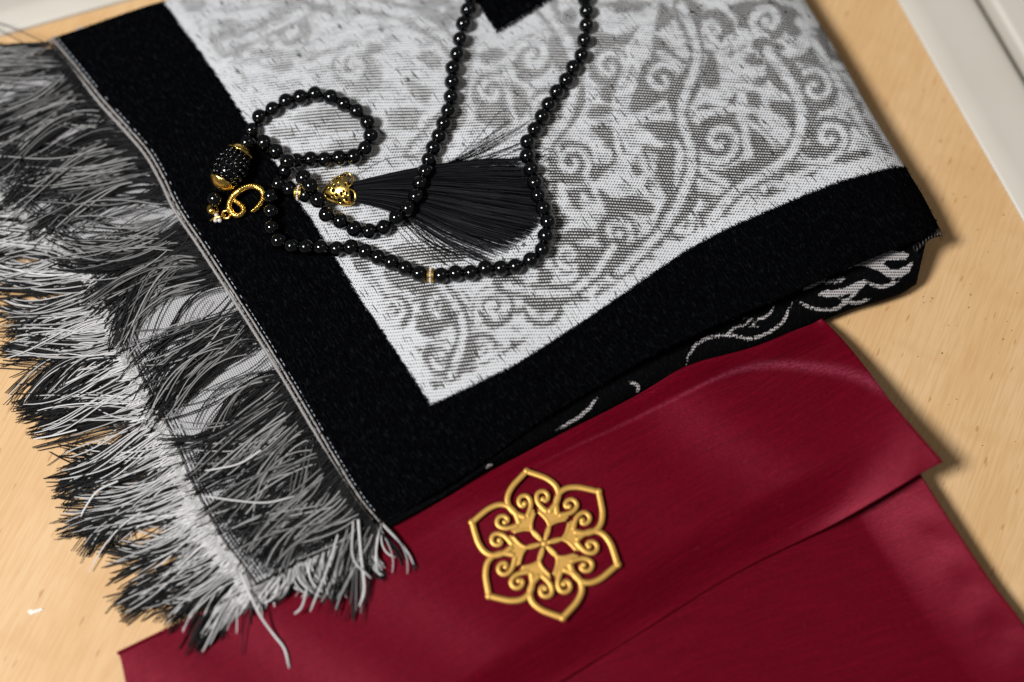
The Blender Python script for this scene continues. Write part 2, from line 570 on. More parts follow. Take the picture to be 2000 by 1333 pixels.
def arclen(W):
    u = np.concatenate([np.zeros((W.shape[0], 1)), np.cumsum(np.linalg.norm(np.diff(W, axis=1), axis=2), axis=1)], 1)
    v = np.concatenate([np.zeros((1, W.shape[1])), np.cumsum(np.linalg.norm(np.diff(W, axis=0), axis=2), axis=0)], 0)
    return u, v

# ---- dark motifs of the field, each traced as an outline: (x0, y0, scale, outlines)
MOTIFS = [
 (1150, 0, 4.444, [
  [(600,0),(700,60),(780,140),(700,200),(640,250),(560,290),(590,150),(610,50)],
  [(560,300),(640,330),(760,480),(900,560),(920,600),(800,560),(640,590),(440,650),(520,530),(560,400)],
  [(760,240),(860,230),(960,320),(1040,420),(1120,520),(1120,640),(1150,740),(1040,780),(960,700),(990,560),(1040,500),(960,450),(900,380),(800,400),(880,360),(850,300)],
  [(650,620),(760,620),(760,730),(640,730),(690,680)],
  [(790,620),(900,700),(950,760),(880,820),(740,800),(860,720),(780,690)],
  [(420,720),(520,740),(600,820),(680,860),(660,970),(540,990),(340,980),(370,860)],
  [(980,120),(1060,90),(1090,180),(1150,260),(1190,190),(1200,290),(1150,330),(1180,420),(1080,400),(1040,290),(970,230)],
  [(1200,60),(1350,0),(1555,20),(1555,90),(1450,130),(1420,180),(1480,240),(1555,220),(1555,400),(1460,360),(1450,280),(1350,240),(1290,240),(1290,160),(1240,110)],
  [(1200,460),(1290,390),(1420,420),(1460,500),(1540,520),(1500,590),(1400,560),(1340,520),(1240,490)],
  [(180,620),(280,570),(400,560),(340,660),(280,800),(240,890),(200,850),(90,820),(150,740)],
  [(0,930),(200,900),(220,990),(0,1050)],
  [(0,1100),(190,1070),(210,1180),(200,1300),(140,1280),(110,1190),(0,1130)],
  [(60,20),(560,10),(540,60),(380,110),(220,120),(220,60),(60,60)],
  [(40,240),(200,320),(340,290),(480,220),(400,320),(300,420),(200,380),(180,520),(60,600),(20,560),(60,400)],
  [(380,1080),(560,1060),(840,1040),(920,970),(880,1080),(840,1200),(720,1210),(600,1220),(560,1150),(450,1100)],
  [(290,1080),(370,1070),(370,1160),(310,1250),(320,1333),(270,1300)],
  [(460,1250),(540,1290),(760,1270),(750,1333),(460,1333)],
  [(1060,880),(1200,880),(1280,790),(1290,900),(1060,940),(920,960),(1000,900)],
  [(1350,780),(1500,820),(1500,930),(1350,920)],
  [(1400,720),(1555,660),(1555,740),(1440,750)]]),
 (1450, 0, 3.92, [
  [(0,60),(180,20),(340,40),(440,100),(470,180),(430,310),(300,230),(240,140),(100,90),(60,160),(200,200),(130,240),(0,220)],
  [(130,290),(180,390),(340,395),(300,330),(220,310)],
  [(0,370),(100,400),(110,530),(40,480),(0,460)],
  [(180,460),(390,450),(480,410),(580,290),(540,200),(620,260),(640,400),(620,520),(500,500),(400,470),(280,490),(240,590),(130,660),(60,620),(180,580),(200,530)],
  [(0,700),(130,700),(150,820),(20,830)],
  [(250,630),(400,640),(480,600),(600,580),(640,640),(700,720),(640,830),(520,830),(470,770),(600,760),(640,700),(590,640),(420,660),(380,720),(300,720)],
  [(200,770),(400,780),(480,860),(560,980),(600,1070),(440,1070),(370,1000),(330,900),(220,860)],
  [(0,880),(120,900),(150,1040),(270,1090),(260,1170),(200,1230),(140,1150),(40,1180),(60,1080),(0,1020)],
  [(640,500),(740,560),(860,720),(940,850),(900,880),(830,760),(720,600),(700,660)],
  [(760,840),(900,860),(1040,1010),(1100,1130),(1180,1230),(1100,1180),(980,1060),(860,970)],
  [(550,900),(760,900),(880,960),(740,1010),(620,1000)],
  [(640,1200),(860,1160),(1000,1120),(1060,1170),(880,1220),(700,1260)],
  [(300,1230),(360,1190),(420,1250),(560,1260),(560,1310),(280,1320)]]),
 (1300, 200, 4.443, [
  [(230,300),(280,300),(330,420),(400,440),(520,430),(560,330),(620,340),(610,430),(530,520),(400,520),(300,440)],
  [(390,240),(480,200),(520,90),(620,90),(590,240),(480,230),(400,290),(340,300),(370,360),(340,340)],
  [(690,100),(800,100),(820,250),(980,340),(960,430),(930,520),(870,470),(740,450),(720,340),(650,270),(690,220)],
  [(160,420),(260,540),(400,590),(560,580),(700,480),(830,550),(700,600),(650,640),(600,760),(500,760),(440,700),(240,660),(180,620),(300,620),(200,540)],
  [(0,350),(80,360),(70,600),(80,840),(0,860)],
  [(200,780),(420,790),(480,870),(520,900),(440,900),(340,870)],
  [(260,930),(480,920),(700,930),(600,1020),(420,1080),(380,1110),(320,1060)],
  [(900,0),(1130,0),(1250,120),(1320,220),(1340,320),(1220,330),(1100,260),(1050,140),(940,90)],
  [(1010,500),(1060,450),(1120,540),(1200,560),(1330,600),(1250,660),(1100,640),(1000,570)],
  [(1150,370),(1300,380),(1370,440),(1280,520),(1160,420)],
  [(940,680),(1010,650),(1060,780),(920,820),(720,870),(800,830),(900,760)],
  [(1390,220),(1480,200),(1555,180),(1480,270),(1400,260)]]),
 (1050, 250, 3.81, [
  [(240,180),(340,110),(420,180),(400,260),(470,280),(560,260),(560,180),(480,40),(420,0),(560,0),(560,90),(600,260),(500,320),(420,420),(380,340),(260,260)],
  [(620,0),(700,20),(680,130),(640,180),(620,120)],
  [(700,290),(780,130),(830,190),(820,280),(740,380),(690,310)],
  [(880,140),(1040,120),(1020,280),(1000,400),(1030,560),(920,540),(820,470),(800,420),(900,290)],
  [(860,0),(1110,0),(1050,90),(900,110)],
  [(190,460),(340,440),(480,460),(560,540),(740,490),(900,600),(820,660),(700,620),(600,640),(640,740),(560,700),(460,600),(520,560),(400,540),(340,470),(300,500),(340,640),(280,600)],
  [(120,800),(340,730),(470,790),(300,850),(140,860)],
  [(260,920),(380,870),(520,900),(600,900),(640,970),(540,1050),(500,1130),(360,1160),(220,1060)],
  [(500,800),(700,760),(640,830),(540,840)],
  [(660,870),(780,800),(900,790),(960,860),(820,930),(680,900)],
  [(870,720),(1030,640),(1000,800),(960,840)],
  [(620,1040),(800,1020),(760,1080),(680,1110)],
  [(480,1180),(680,1120),(560,1240),(460,1280),(420,1240)],
  [(1080,760),(1180,770),(1150,840),(1060,870)],
  [(1180,600),(1333,640),(1333,750),(1240,780),(1200,700)],
  [(0,1020),(100,1060),(140,1180),(240,1230),(420,1260),(300,1300),(100,1250),(0,1200)]]),
 (680, 480, 4.165, [
  [(320,0),(620,0),(760,30),(740,150),(600,160),(620,90),(480,60)],
  [(20,100),(160,120),(200,300),(300,380),(420,520),(390,600),(300,520),(230,400),(100,260)],
  [(260,180),(480,260),(620,310),(880,340),(700,420),(640,470),(480,460),(620,400),(520,370),(340,330)],
  [(540,550),(720,540),(760,470),(790,520),(700,570),(620,640),(800,640),(760,720),(620,760),(540,700),(560,620)],
  [(920,340),(1000,440),(1060,520),(1250,400),(1330,340),(1240,480),(1060,560),(1060,680),(1000,690),(1020,520)],
  [(1080,380),(1250,310),(1130,400)],
  [(870,740),(1060,680),(1100,760),(1000,800),(960,830)],
  [(500,830),(620,820),(560,900)],
  [(640,900),(700,830),(830,830),(860,940),(780,990),(680,1040),(640,960),(720,870),(800,880)],
  [(1180,850),(1330,790),(1480,760),(1300,860),(1190,900)],
  [(920,1000),(1060,960),(1040,1030),(900,1040)],
  [(1490,300),(1540,440),(1440,560),(1180,560),(1270,540),(1480,480)],
  [(1430,600),(1500,580),(1480,640)],
  [(580,1150),(660,1090),(800,1130),(700,1180)]]),
]
MOTIFS_SOFT = [
 (320, 0, 3.448, [
  [(80,0),(300,0),(270,60),(160,100)],
  [(370,130),(500,120),(560,220),(520,300),(640,330),(820,330),(760,380),(560,400),(440,380),(370,260)],
  [(660,130),(780,100),(900,180),(1000,200),(900,240),(760,230),(640,180)],
  [(940,420),(1040,350),(1150,330),(1130,380),(1000,420),(900,430)],
  [(1180,430),(1280,410),(1460,440),(1480,560),(1400,640),(1250,620),(1200,540),(1120,480)],
  [(1800,140),(1900,60),(2000,20),(2000,130),(1850,190)],
  [(1300,300),(1450,280),(1480,360),(1330,380)],
  [(1500,60),(1740,30),(1760,0),(2000,0),(1800,60),(1600,140)],
  [(1600,500),(1720,560),(1830,640),(1780,720),(1660,640)],
  [(1470,780),(1640,700),(1830,800),(1760,880),(1560,880)],
  [(840,780),(1100,720),(1280,760),(1340,860),(1200,900),(960,850)],
  [(680,880),(900,850),(880,940),(760,930)],
  [(450,480),(540,460),(560,620),(480,600)],
  [(660,380),(880,400),(860,480),(640,460)],
  [(820,0),(1000,20),(1180,40),(1160,110),(1020,80),(860,60)],
  [(230,170),(330,190),(330,280),(260,240)],
  [(1750,330),(1900,400),(1850,480),(1700,400)]]),
 (750, 0, 2.222, [
  [(430,390),(560,350),(640,420),(600,540),(480,560),(380,520)],
  [(400,230),(500,200),(560,260),(440,300)],
  [(700,160),(800,110),(830,250),(760,330),(720,260)],
  [(740,460),(870,340),(830,480),(760,560)],
  [(800,20),(840,60),(830,110),(760,100)],
  [(560,300),(680,280),(700,330),(600,360)],
  [(0,1080),(140,1100),(260,1060),(380,1110),(300,1150),(120,1130)],
  [(930,380),(1000,360),(1010,440),(950,460)]]),
 (600, 400, 2.0, [
  [(10,60),(60,40),(120,130),(90,170),(30,120)],
  [(150,170),(260,150),(330,190),(240,230),(170,220)]]),
]

top_px = coons(CORD1[::-1], HEM, RIGHT, TOPE, 560, 430)
flat = top_px.reshape(-1, 2)
field = np.array(INNER_L + INNER_B[1:] + [(1900, -400), (200, -400)], float)
sdb = -sd_poly(flat, field, 60.0)
blk = np.array([(905, -60), (926, -8), (944, 22), (970, 62), (1010, 38), (1075, -4), (1150, -60)], float)
sdb = np.maximum(sdb, sd_poly(flat, blk, 60.0))
inn_b = dist_line(flat, np.array(INNER_B, float)); inn_l = dist_line(flat, np.array(INNER_L, float))
sdp = np.full(len(flat), -40.0)
for x0, y0, sc, polys in MOTIFS + MOTIFS_SOFT:
    for p in polys:
        q = chaikin(p, 2) / sc + np.array([x0, y0])
        sdp = np.maximum(sdp, sd_poly(flat, q))
def carve(line, half, edge):
    # a white scroll stroke with a dark outline on either side
    global sdp
    lo, hi = line.min(0) - 30, line.max(0) + 30
    m = np.all((flat > lo) & (flat < hi), axis=1)
    d = np.full(len(flat), 1e3); d[m] = dist_line(flat[m], line[::2])
    sdp = np.minimum(sdp, d - half)
def spiral(cx, cy, r0, a0, turns, sgn=1, tail=None):
    t = np.linspace(0, 1, 36)
    rr = r0 * (1 - .86 * t); aa = math.radians(a0) + sgn * t * turns * 2 * math.pi
    p = np.stack([cx + rr * np.cos(aa), cy + rr * np.sin(aa)], 1)
    if tail: p = np.vstack([catmull(tail + [tuple(p[0])], 16), p])
    return p
SP = [
 (1292, 156, 40, 60, 1.5, -1, [(1225, 235), (1275, 215)]), (1405, 276, 44, 150, 1.5, -1, [(1420, 360), (1370, 330)]), (1648, 84, 50, 120, 1.4, -1, [(1540, 150), (1590, 140)]),
 (1592, 172, 40, 200, 1.4, 1, [(1500, 190), (1540, 150)]), (1392, 62, 36, 20, 1.3, 1, [(1460, 150), (1440, 100)]), (1500, 40, 34, 100, 1.4, 1, [(1440, 110), (1470, 95)]),
 (1116, 318, 36, 40, 1.4, -1, [(1180, 420), (1160, 370)]), (1205, 455, 34, 90, 1.4, -1, [(1290, 500), (1240, 500)]),
 (1330, 438, 26, 270, 1.3, 1, [(1280, 370), (1300, 400)]), (1500, 318, 34, 300, 1.4, 1, [(1450, 230), (1490, 260)]), (1620, 268, 34, 60, 1.3, -1, [(1560, 340), (1610, 320)]),
 (1470, 400, 22, 200, 1.3, 1, [(1400, 400), (1440, 410)]), (1190, 130, 34, 30, 1.4, -1, [(1200, 230), (1215, 180)]), (1070, 210, 32, 90, 1.4, 1, [(1090, 300), (1085, 260)]),
 (1040, 110, 34, 200, 1.4, 1, [(960, 130), (990, 120)]), (960, 180, 32, 0, 1.4, -1, [(1010, 250), (1000, 215)]), (560, 60, 40, 40, 1.4, 1, [(480, 110), (540, 120)]),
 (690, 130, 36, 300, 1.4, -1, [(600, 140), (650, 105)]), (770, 610, 28, 150, 1.4, 1, [(720, 540), (740, 580)]), (862, 600, 34, 40, 1.5, -1, [(950, 560), (910, 610)]), (965, 600, 34, 200, 1.4, 1, [(900, 650), (930, 640)]),
 (860, 700, 28, 300, 1.4, 1, [(800, 640), (830, 665)]), (940, 680, 24, 100, 1.3, -1, [(1010, 650), (970, 690)]), (1062, 600, 32, 270, 1.4, -1, [(1100, 520), (1080, 560)]), (1110, 500, 26, 60, 1.3, 1, [(1080, 560), (1120, 540)]), (1260, 520, 20, 0, 1.2, 1, [(1220, 560), (1260, 550)])]
for i, a in enumerate(SP):
    hw = 6.5 + 2.5 * ((i * 7) % 3) / 2
    m = np.hypot(flat[:, 0] - a[0], flat[:, 1] - a[1])
    sdp = np.maximum(sdp, np.maximum(a[2] + 7 - m, -40))
    carve(spiral(a[0], a[1], a[2], a[3], a[4] * .86, a[5], a[6]), hw, 0.0)
for ln_ in ([(1265, 20), (1240, 90), (1215, 160), (1203, 210), (1215, 260), (1240, 310)], [(1205, 215), (1240, 290), (1275, 350), (1300, 400), (1330, 440)],
            [(1290, 105), (1340, 140), (1375, 190), (1420, 205)], [(1380, 60), (1415, 110), (1442, 150), (1452, 200), (1455, 260)], [(1455, 260), (1470, 320), (1520, 360), (1600, 350)],
            [(640, 500), (720, 560), (790, 660), (840, 740)], [(1560, 40), (1620, 130), (1680, 240), (1715, 310)], [(400, 60), (480, 170), (560, 170)], [(880, 60), (860, 160), (820, 250)]):
    carve(catmull(ln_, 40), 8.5, 0.0)
for ln_, hw in (([(690, 0), (820, 40), (900, 120), (880, 220), (800, 300)], 10), ([(1060, 10), (1120, 110), (1110, 220), (1062, 300), (1075, 430)], 10),
                ([(1330, 10), (1362, 110), (1330, 220), (1352, 320), (1300, 440), (1200, 540)], 9), ([(1500, 100), (1562, 200), (1545, 300), (1440, 372), (1380, 440)], 10),
                ([(770, 500), (860, 560), (905, 640), (880, 740)], 8), ([(990, 560), (1090, 575), (1150, 545), (1200, 480)], 8), ([(440, 90), (520, 60), (600, 20)], 9), ([(700, 300), (620, 330), (600, 380)], 9)):
    line = catmull(ln_, 50)
    d = np.full(len(flat), 1e3)
    m = np.all((flat > line.min(0) - 40) & (flat < line.max(0) + 40), axis=1)
    d[m] = dist_line(flat[m], line[::2])
    e_ = 3 + 11 * (.5 + .5 * np.sin(flat[:, 0] / 27 + flat[:, 1] / 19)) * (.5 + .5 * np.sin(flat[:, 0] / 41 - flat[:, 1] / 33))
    sdp = np.maximum(sdp, np.where(d < 60, e_ - np.abs(d - hw - e_), -40))
    sdp = np.minimum(sdp, d - hw)
sdp = np.minimum(sdp, inn_b - 24); sdp = np.minimum(sdp, inn_l - 26)
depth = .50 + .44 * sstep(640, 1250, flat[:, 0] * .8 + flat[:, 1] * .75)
zt = z_rug(flat[:, 0], flat[:, 1])
zt = zt + 1.0 * sstep(-3, 5, sdb)
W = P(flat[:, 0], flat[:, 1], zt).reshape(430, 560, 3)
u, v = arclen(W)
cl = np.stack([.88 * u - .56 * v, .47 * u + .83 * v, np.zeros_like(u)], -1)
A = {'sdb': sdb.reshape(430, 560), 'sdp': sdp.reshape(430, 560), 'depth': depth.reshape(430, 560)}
# hem and fold rows that turn under the sheet
def inward(Wr, Wn, amount, dz):
    d = Wn - Wr; d[:, 2] = 0
    d /= np.linalg.norm(d, axis=1)[:, None] + 1e-9
    o = Wr + d * amount; o[:, 2] = Wr[:, 2] + dz
    return o
def add_cols_right(W, cl, A, spec):
    base, nxt = W[:, -1].copy(), W[:, -8].copy()
    cols = []; cc = []
    for (am, dz, du) in spec:
        cols.append(inward(base, nxt.copy(), am, dz)); c = cl[:, -1].copy(); c[:, 0] += .88 * du; c[:, 1] += .47 * du; cc.append(c)
    W = np.concatenate([W] + [c[:, None] for c in cols], 1); cl = np.concatenate([cl] + [c[:, None] for c in cc], 1)
    A = {k: np.concatenate([a] + [a[:, -1:]] * len(spec), 1) for k, a in A.items()}
    return W, cl, A
W, cl, A = add_cols_right(W, cl, A, [(-.25, -.8, .8), (-.2, -2.0, 2), (.3, -3.6, 3.7), (1.4, -5.2, 5.8), (3.2, -6.6, 8), (6.5, -7.4, 11.5), (12, -7.6, 17)])
def add_rows(W, cl, A, spec, bottom=True):
    base, nxt = (W[0].copy(), W[6].copy()) if bottom else (W[-1].copy(), W[-7].copy())
    rows = []; cc = []
    for (am, dz) in spec:
        rows.append(inward(base, nxt.copy(), am, dz)); cc.append((cl[0] if bottom else cl[-1]).copy())
    n = len(spec)
    if bottom:
        W = np.concatenate([np.stack(rows[::-1]), W], 0); cl = np.concatenate([np.stack(cc), cl], 0)
        A = {k: np.concatenate([a[:1]] * n + [a], 0) for k, a in A.items()}
    else:
        W = np.concatenate([W, np.stack(rows)], 0); cl = np.concatenate([cl, np.stack(cc)], 0)
        A = {k: np.concatenate([a] + [a[-1:]] * n, 0) for k, a in A.items()}
    return W, cl, A
W, cl, A = add_rows(W, cl, A, [(-.15, -.5), (-.1, -1.2), (.5, -1.9), (6, -2.2)], True)
W, cl, A = add_rows(W, cl, A, [(0, -1), (.6, -3), (3, -6), (8, -7)], False)

rug = empty("prayer_rug", "folded black and silver woven prayer rug with black border and long fringe", "rug")
A2 = {k: a.ravel() for k, a in A.items()}
A2['cloth'] = cl.reshape(-1, 3)
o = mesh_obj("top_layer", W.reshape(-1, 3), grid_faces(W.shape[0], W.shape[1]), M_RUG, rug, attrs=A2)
o["label"] = "silver scroll-pattern field inside a wide black pile border"

# ---- glossy selvage loops at the turned-under corner
cz = z_rug(np.array([1815.0]), np.array([452.0]))[0]
for i in range(9):
    f_ = i / 8
    x, y = 1834 - 46 * f_, 455 + 30 * f_ - 7 * math.sin(f_ * 3.1)
    t = np.linspace(0, 2 * math.pi, 15)[:-1]
    MB().add(tube(P(x + 3.2 * np.cos(t) + 1.5 * np.sin(t), y + 6.5 * np.sin(t), cz - 1.2 - 1.0 * f_ + .9 * np.cos(t)), .42, 6, closed=True)).build("selvage_loop", M_SILKC, rug)

# ---- lower fold showing below the hem
SIL = catmull([(700, 1060), (760, 1032), (860, 978), (955, 922), (1060, 868), (1160, 818), (1250, 772), (1350, 722), (1450, 688), (1540, 655), (1605, 628), (1660, 606), (1715, 590), (1760, 574), (1788, 556)], 420)
HEMC = catmull(HEM[4:215], 420)
nr = 26
rows = []; zz = []
for i in range(nr):
    t = i / (nr - 1)
    # shallow bulge: under the hem -> down to the silhouette -> tucked under
    if t < .82:
        q = t / .82
        f = -.35 + 1.35 * math.sin(q * math.pi / 2)
        z = 13.2 * math.cos(q * math.pi / 2 * .82) + 1.0
    else:
        q = (t - .82) / .18
        f = 1.0 - .1 * q * q
        z = 3.6 - 3.1 * q + 1.0
    rows.append(HEMC * (1 - f) + SIL * f)
    zz.append(np.full(420, z))
LP = np.stack(rows); LZ = np.stack(zz)
lift = sstep(1300, 1780, LP[..., 0]) * 4.5
LZ = np.minimum(LZ + lift * np.linspace(1, .1, nr)[:, None], z_rug(HEMC[:, 0], HEMC[:, 1])[None] - 2.6)
LZ = np.maximum(LZ, .4)
LZ = LZ + .5 * np.sin(LP[..., 0] / 37) * np.linspace(0, 1, nr)[:, None] * (np.linspace(1, 0, nr)[:, None])
LW = P(LP[..., 0], LP[..., 1], LZ)
# right end cap: curl the last columns down and under
base = LW[:, -1].copy()
for am, dz in ((.5, -.6), (.6, -1.8), (.1, -3.4), (-2, -5), (-6, -6)):
    e = base.copy(); e[:, 0] += am * .9; e[:, 1] += am * .4; e[:, 2] = np.maximum(base[:, 2] + dz * (base[:, 2] / 14), .3)
    LW = np.concatenate([LW, e[:, None]], 1)
    LP = np.concatenate([LP, LP[:, -1:]], 1)
LX = LP.reshape(-1, 2)
WH = []
def wstroke(pts, w):
    p = catmull(pts, 40)
    return np.interp(np.linspace(0, 1, 40), [0, .15, .85, 1], [w * .3, w, w, w * .25]), p
lsd = np.full(len(LX), -40.0)
for pts, w in [
    ([(1341, 712), (1345, 695), (1362, 672), (1392, 658), (1430, 656), (1465, 662), (1500, 650), (1530, 628), (1543, 600), (1552, 585)], 6.0),
    ([(1452, 622), (1480, 624), (1502, 614), (1512, 598)], 4.5),
    ([(1552, 585), (1580, 600), (1612, 606), (1640, 600), (1668, 575), (1690, 555)], 5.5),
    ([(1600, 575), (1640, 572), (1672, 560), (1696, 548)], 8.5),
    ([(1612, 536), (1640, 522), (1680, 512), (1715, 520), (1742, 535), (1770, 528), (1782, 510)], 10.0),
    ([(1620, 520), (1660, 500), (1720, 478), (1775, 470)], 11.0),
    ([(1690, 505), (1740, 500), (1776, 500)], 10.0),
    ([(1482, 596), (1520, 578), (1560, 556), (1600, 538)], 8.0),
    ([(1084, 842), (1110, 828), (1140, 808), (1157, 790), (1168, 775)], 5.0),
    ([(1228, 746), (1240, 750), (1247, 758), (1243, 766)], 5.5),
    ([(1570, 566), (1600, 552), (1632, 550), (1655, 540)], 5.0), ([(1690, 552), (1722, 560), (1756, 548)], 4.5), ([(1640, 586), (1672, 592), (1700, 584)], 4.0),
    ([(1420, 648), (1450, 636), (1482, 638)], 4.0), ([(948, 914), (962, 908)], 4.0)]:
    wr, pp = wstroke(pts, w * (.66 if pts[0][0] < 1560 else .85))
    best = np.full(len(LX), 1e9)
    for c, r in zip(pp, wr):
        best = np.minimum(best, np.linalg.norm(LX - c, axis=1) - r)
    lsd = np.maximum(lsd, -best)
o = mesh_obj("lower_fold", LW.reshape(-1, 3), grid_faces(LW.shape[0], LW.shape[1]), M_LOW, rug,
             attrs={'sdp': lsd, 'cloth': np.stack([LX[:, 0] * .2, LX[:, 1] * .2, LZ.mean() + 0 * LX[:, 0]], 1)})
o["label"] = "lower fold of the rug with white vine lines on black pile"

# ---- under layer between the two fringes
U1 = catmull(np.vstack([CORD1[:-1:10], CORD1[-1:]]) + np.array([60, -25]), 200); U2 = CORD2
U2c = catmull(np.vstack([U2[:-1:10], U2[-1:]]), 200)
nr = 60
f = np.linspace(0, 1, nr)[:, None, None]
UPX = U2c[None] * (1 - f) + U1[None] * f
UZ = np.minimum(6.6 + 2.6 * f[..., 0] ** .7, np.where(f[..., 0] > .55, z_rug(UPX[..., 0], UPX[..., 1]) - 2.6, 99)) + .6 * np.sin(UPX[..., 0] / 33 + UPX[..., 1] / 61) * np.minimum(f[..., 0] * 5, 1)
UW = P(UPX[..., 0], UPX[..., 1], UZ)
lowr = inward(UW[0].copy(), UW[5].copy(), .3, -1.6)
low2 = inward(UW[0].copy(), UW[5].copy(), 2.5, -5.5)
UW = np.concatenate([low2[None], lowr[None], UW], 0)
UE = np.concatenate([np.zeros((2, 200)), np.linalg.norm(UPX - UPX[:1], axis=2)], 0)
uu, vv = arclen(UW)
mesh_obj("under_layer", UW.reshape(-1, 3), grid_faces(nr + 2, 200), M_UNDER, rug,
         attrs={'edge': UE.ravel(), 'cloth': np.stack([uu, vv, 0 * uu], -1).reshape(-1, 3)})["label"] = "grey dotted selvage cloth between the two fringes"

# ---- short pile standing on the black border
pr = np.random.default_rng(31)
ib = np.flatnonzero((sdb > -.5) & (flat[:, 1] > -60) & (flat[:, 1] < 1060))
ib = pr.choice(ib, 15000)
eb = np.flatnonzero(np.abs(sdb - 1.0) < 1.6)
eb = np.concatenate([ib, pr.choice(eb, 3500)])
bx_ = flat[eb] + pr.normal(0, .9, (len(eb), 2)); bz_ = zt[eb]
pa_ = deg_(60) + pr.normal(0, .35, len(eb)) + np.where(pr.random(len(eb)) < .12, math.pi, 0)
pl_ = pr.uniform(3, 9, len(eb))
q4 = np.linspace(0, 1, 3)[None]
hx = bx_[:, :1] + np.cos(pa_)[:, None] * pl_[:, None] * q4; hy = bx_[:, 1:] + np.sin(pa_)[:, None] * pl_[:, None] * q4
hz3 = bz_[:, None] + np.array([-.1, .45, .55])[None] * pr.uniform(.5, 1.3, len(eb))[:, None]
pn_ = np.clip(pr.normal(.2, .3, len(eb)), 0, .8) ** 2
V, F, cc = strands(P(hx, hy, hz3), np.full((len(eb), 3), .13) * np.array([1, .9, .4])[None], np.repeat(pn_[:, None], 3, 1))
o = mesh_obj("border_pile", V, F, M_PILE, rug, attrs={'tone': cc}); o["kind"] = "stuff"

# ---- edge cords and stitching
def line_normals(line):
    t = np.gradient(line, axis=0); t /= np.linalg.norm(t, axis=1)[:, None]
    return np.stack([-t[:, 1], t[:, 0]], 1)
n1 = line_normals(CORD1)                     # towards the fringe (left/down)
def z_edge1(line): return z_rug(line[:, 0], line[:, 1])
for off, r, dz in ((5.0, .62, .0), (-4.0, .46, .7)):
    c = catmull(CORD1 + n1 * off, 320)
    wob = .10 * np.sin(np.arange(320) * 1.7) + rng.normal(0, .05, 320)
    zz = np.interp(np.linspace(0, 1, 320), np.linspace(0, 1, 220), z_edge1(CORD1)) + dz + .5
    MB().add(tube(P(c[:, 0], c[:, 1], zz), r + wob * .35, 7)).build("edge_cord", M_CORD, rug)
mb = MB()
c = catmull(CORD1 - n1 * 11.0, 330)
zc = np.interp(np.linspace(0, 1, 330), np.linspace(0, 1, 220), z_edge1(CORD1)) + 1.75
for i in range(0, 326, 3):
    if rng.random() < .8:
        seg = P(c[i:i + 3, 0], c[i:i + 3, 1], zc[i:i + 3] + np.array([-.2, .12, -.2]))
        mb.add(tube(seg, .17, 4))
st = mb.build("stitching", M_STITCH, rug); st["kind"] = "stuff"
# cord on the lower selvage
n2 = line_normals(CORD2)
c = catmull(CORD2, 320)
MB().add(tube(P(c[:, 0], c[:, 1], np.full(320, 7.0)), .85 + rng.normal(0, .05, 320), 7)).build("edge_cord", M_CORD, rug)

# ------------------------------------------------------------------ burgundy pouch
FT = catmull([(228, 1275), (350, 1217), (480, 1160), (610, 1092), (745, 1024), (850, 968), (950, 912), (1060, 860), (1160, 810), (1250, 762), (1350, 713), (1480, 676), (1605, 622)], 300)
FR = catmull([(1605, 622), (1650, 668), (1700, 730), (1745, 790), (1800, 854), (1842, 902)], 200)
FB = catmull([(330, 1800), (700, 1570), (1080, 1342), (1250, 1236), (1437, 1120), (1625, 1026), (1737, 962), (1800, 924), (1842, 902)], 300)
FL = catmull([(228, 1275), (245, 1333), (330, 1800)], 200)
def z_flap(px, py):
    X = np.stack([np.ravel(px), np.ravel(py)], 1).astype(float)
    dt = dist_line(X, FT[::6]); dr = dist_line(X, FR[::5]); db = dist_line(X, FB[::6])
    al = (X[:, 0] - 228) / 1377 * .9 + (X[:, 1] - 1275) * .0004
    z = 4.6 + 3.4 * sstep(0, .6, al) + 4.4 * sstep(0, 62, dt) * (1 - .35 * sstep(60, 420, dt)) * sstep(.12, .5, al)
    z = z + .75 * np.exp(-((dt - 44 - 40 * sstep(.8, 1.05, al)) / 11) ** 2) * sstep(.3, .6, al)
    # right end curls up towards its corner
    far = sstep(0, 380, np.linalg.norm(X - np.array([1605, 622]), axis=1))
    z = z + 4.5 * sstep(1250, 1600, X[:, 0]) * sstep(300, 50, dt) * sstep(0, 45, dt) * far
    z = z + 15.0 * far * np.clip(1 - dr / 420.0, 0, 1) ** 1.6
    kk = sstep(120, 0, db) * sstep(1800, 1480, X[:, 0])
    z = z * (1 - kk) + 3.7 * kk
    z = z + .45 * np.sin(X[:, 0] / 150 + X[:, 1] / 90) + .25 * np.sin(X[:, 0] / 61 - X[:, 1] / 37)
    return z.reshape(np.shape(px))
pouch = empty("satin_pouch", "burgundy satin envelope pouch with a folded flap lying under the fringe", "pouch")
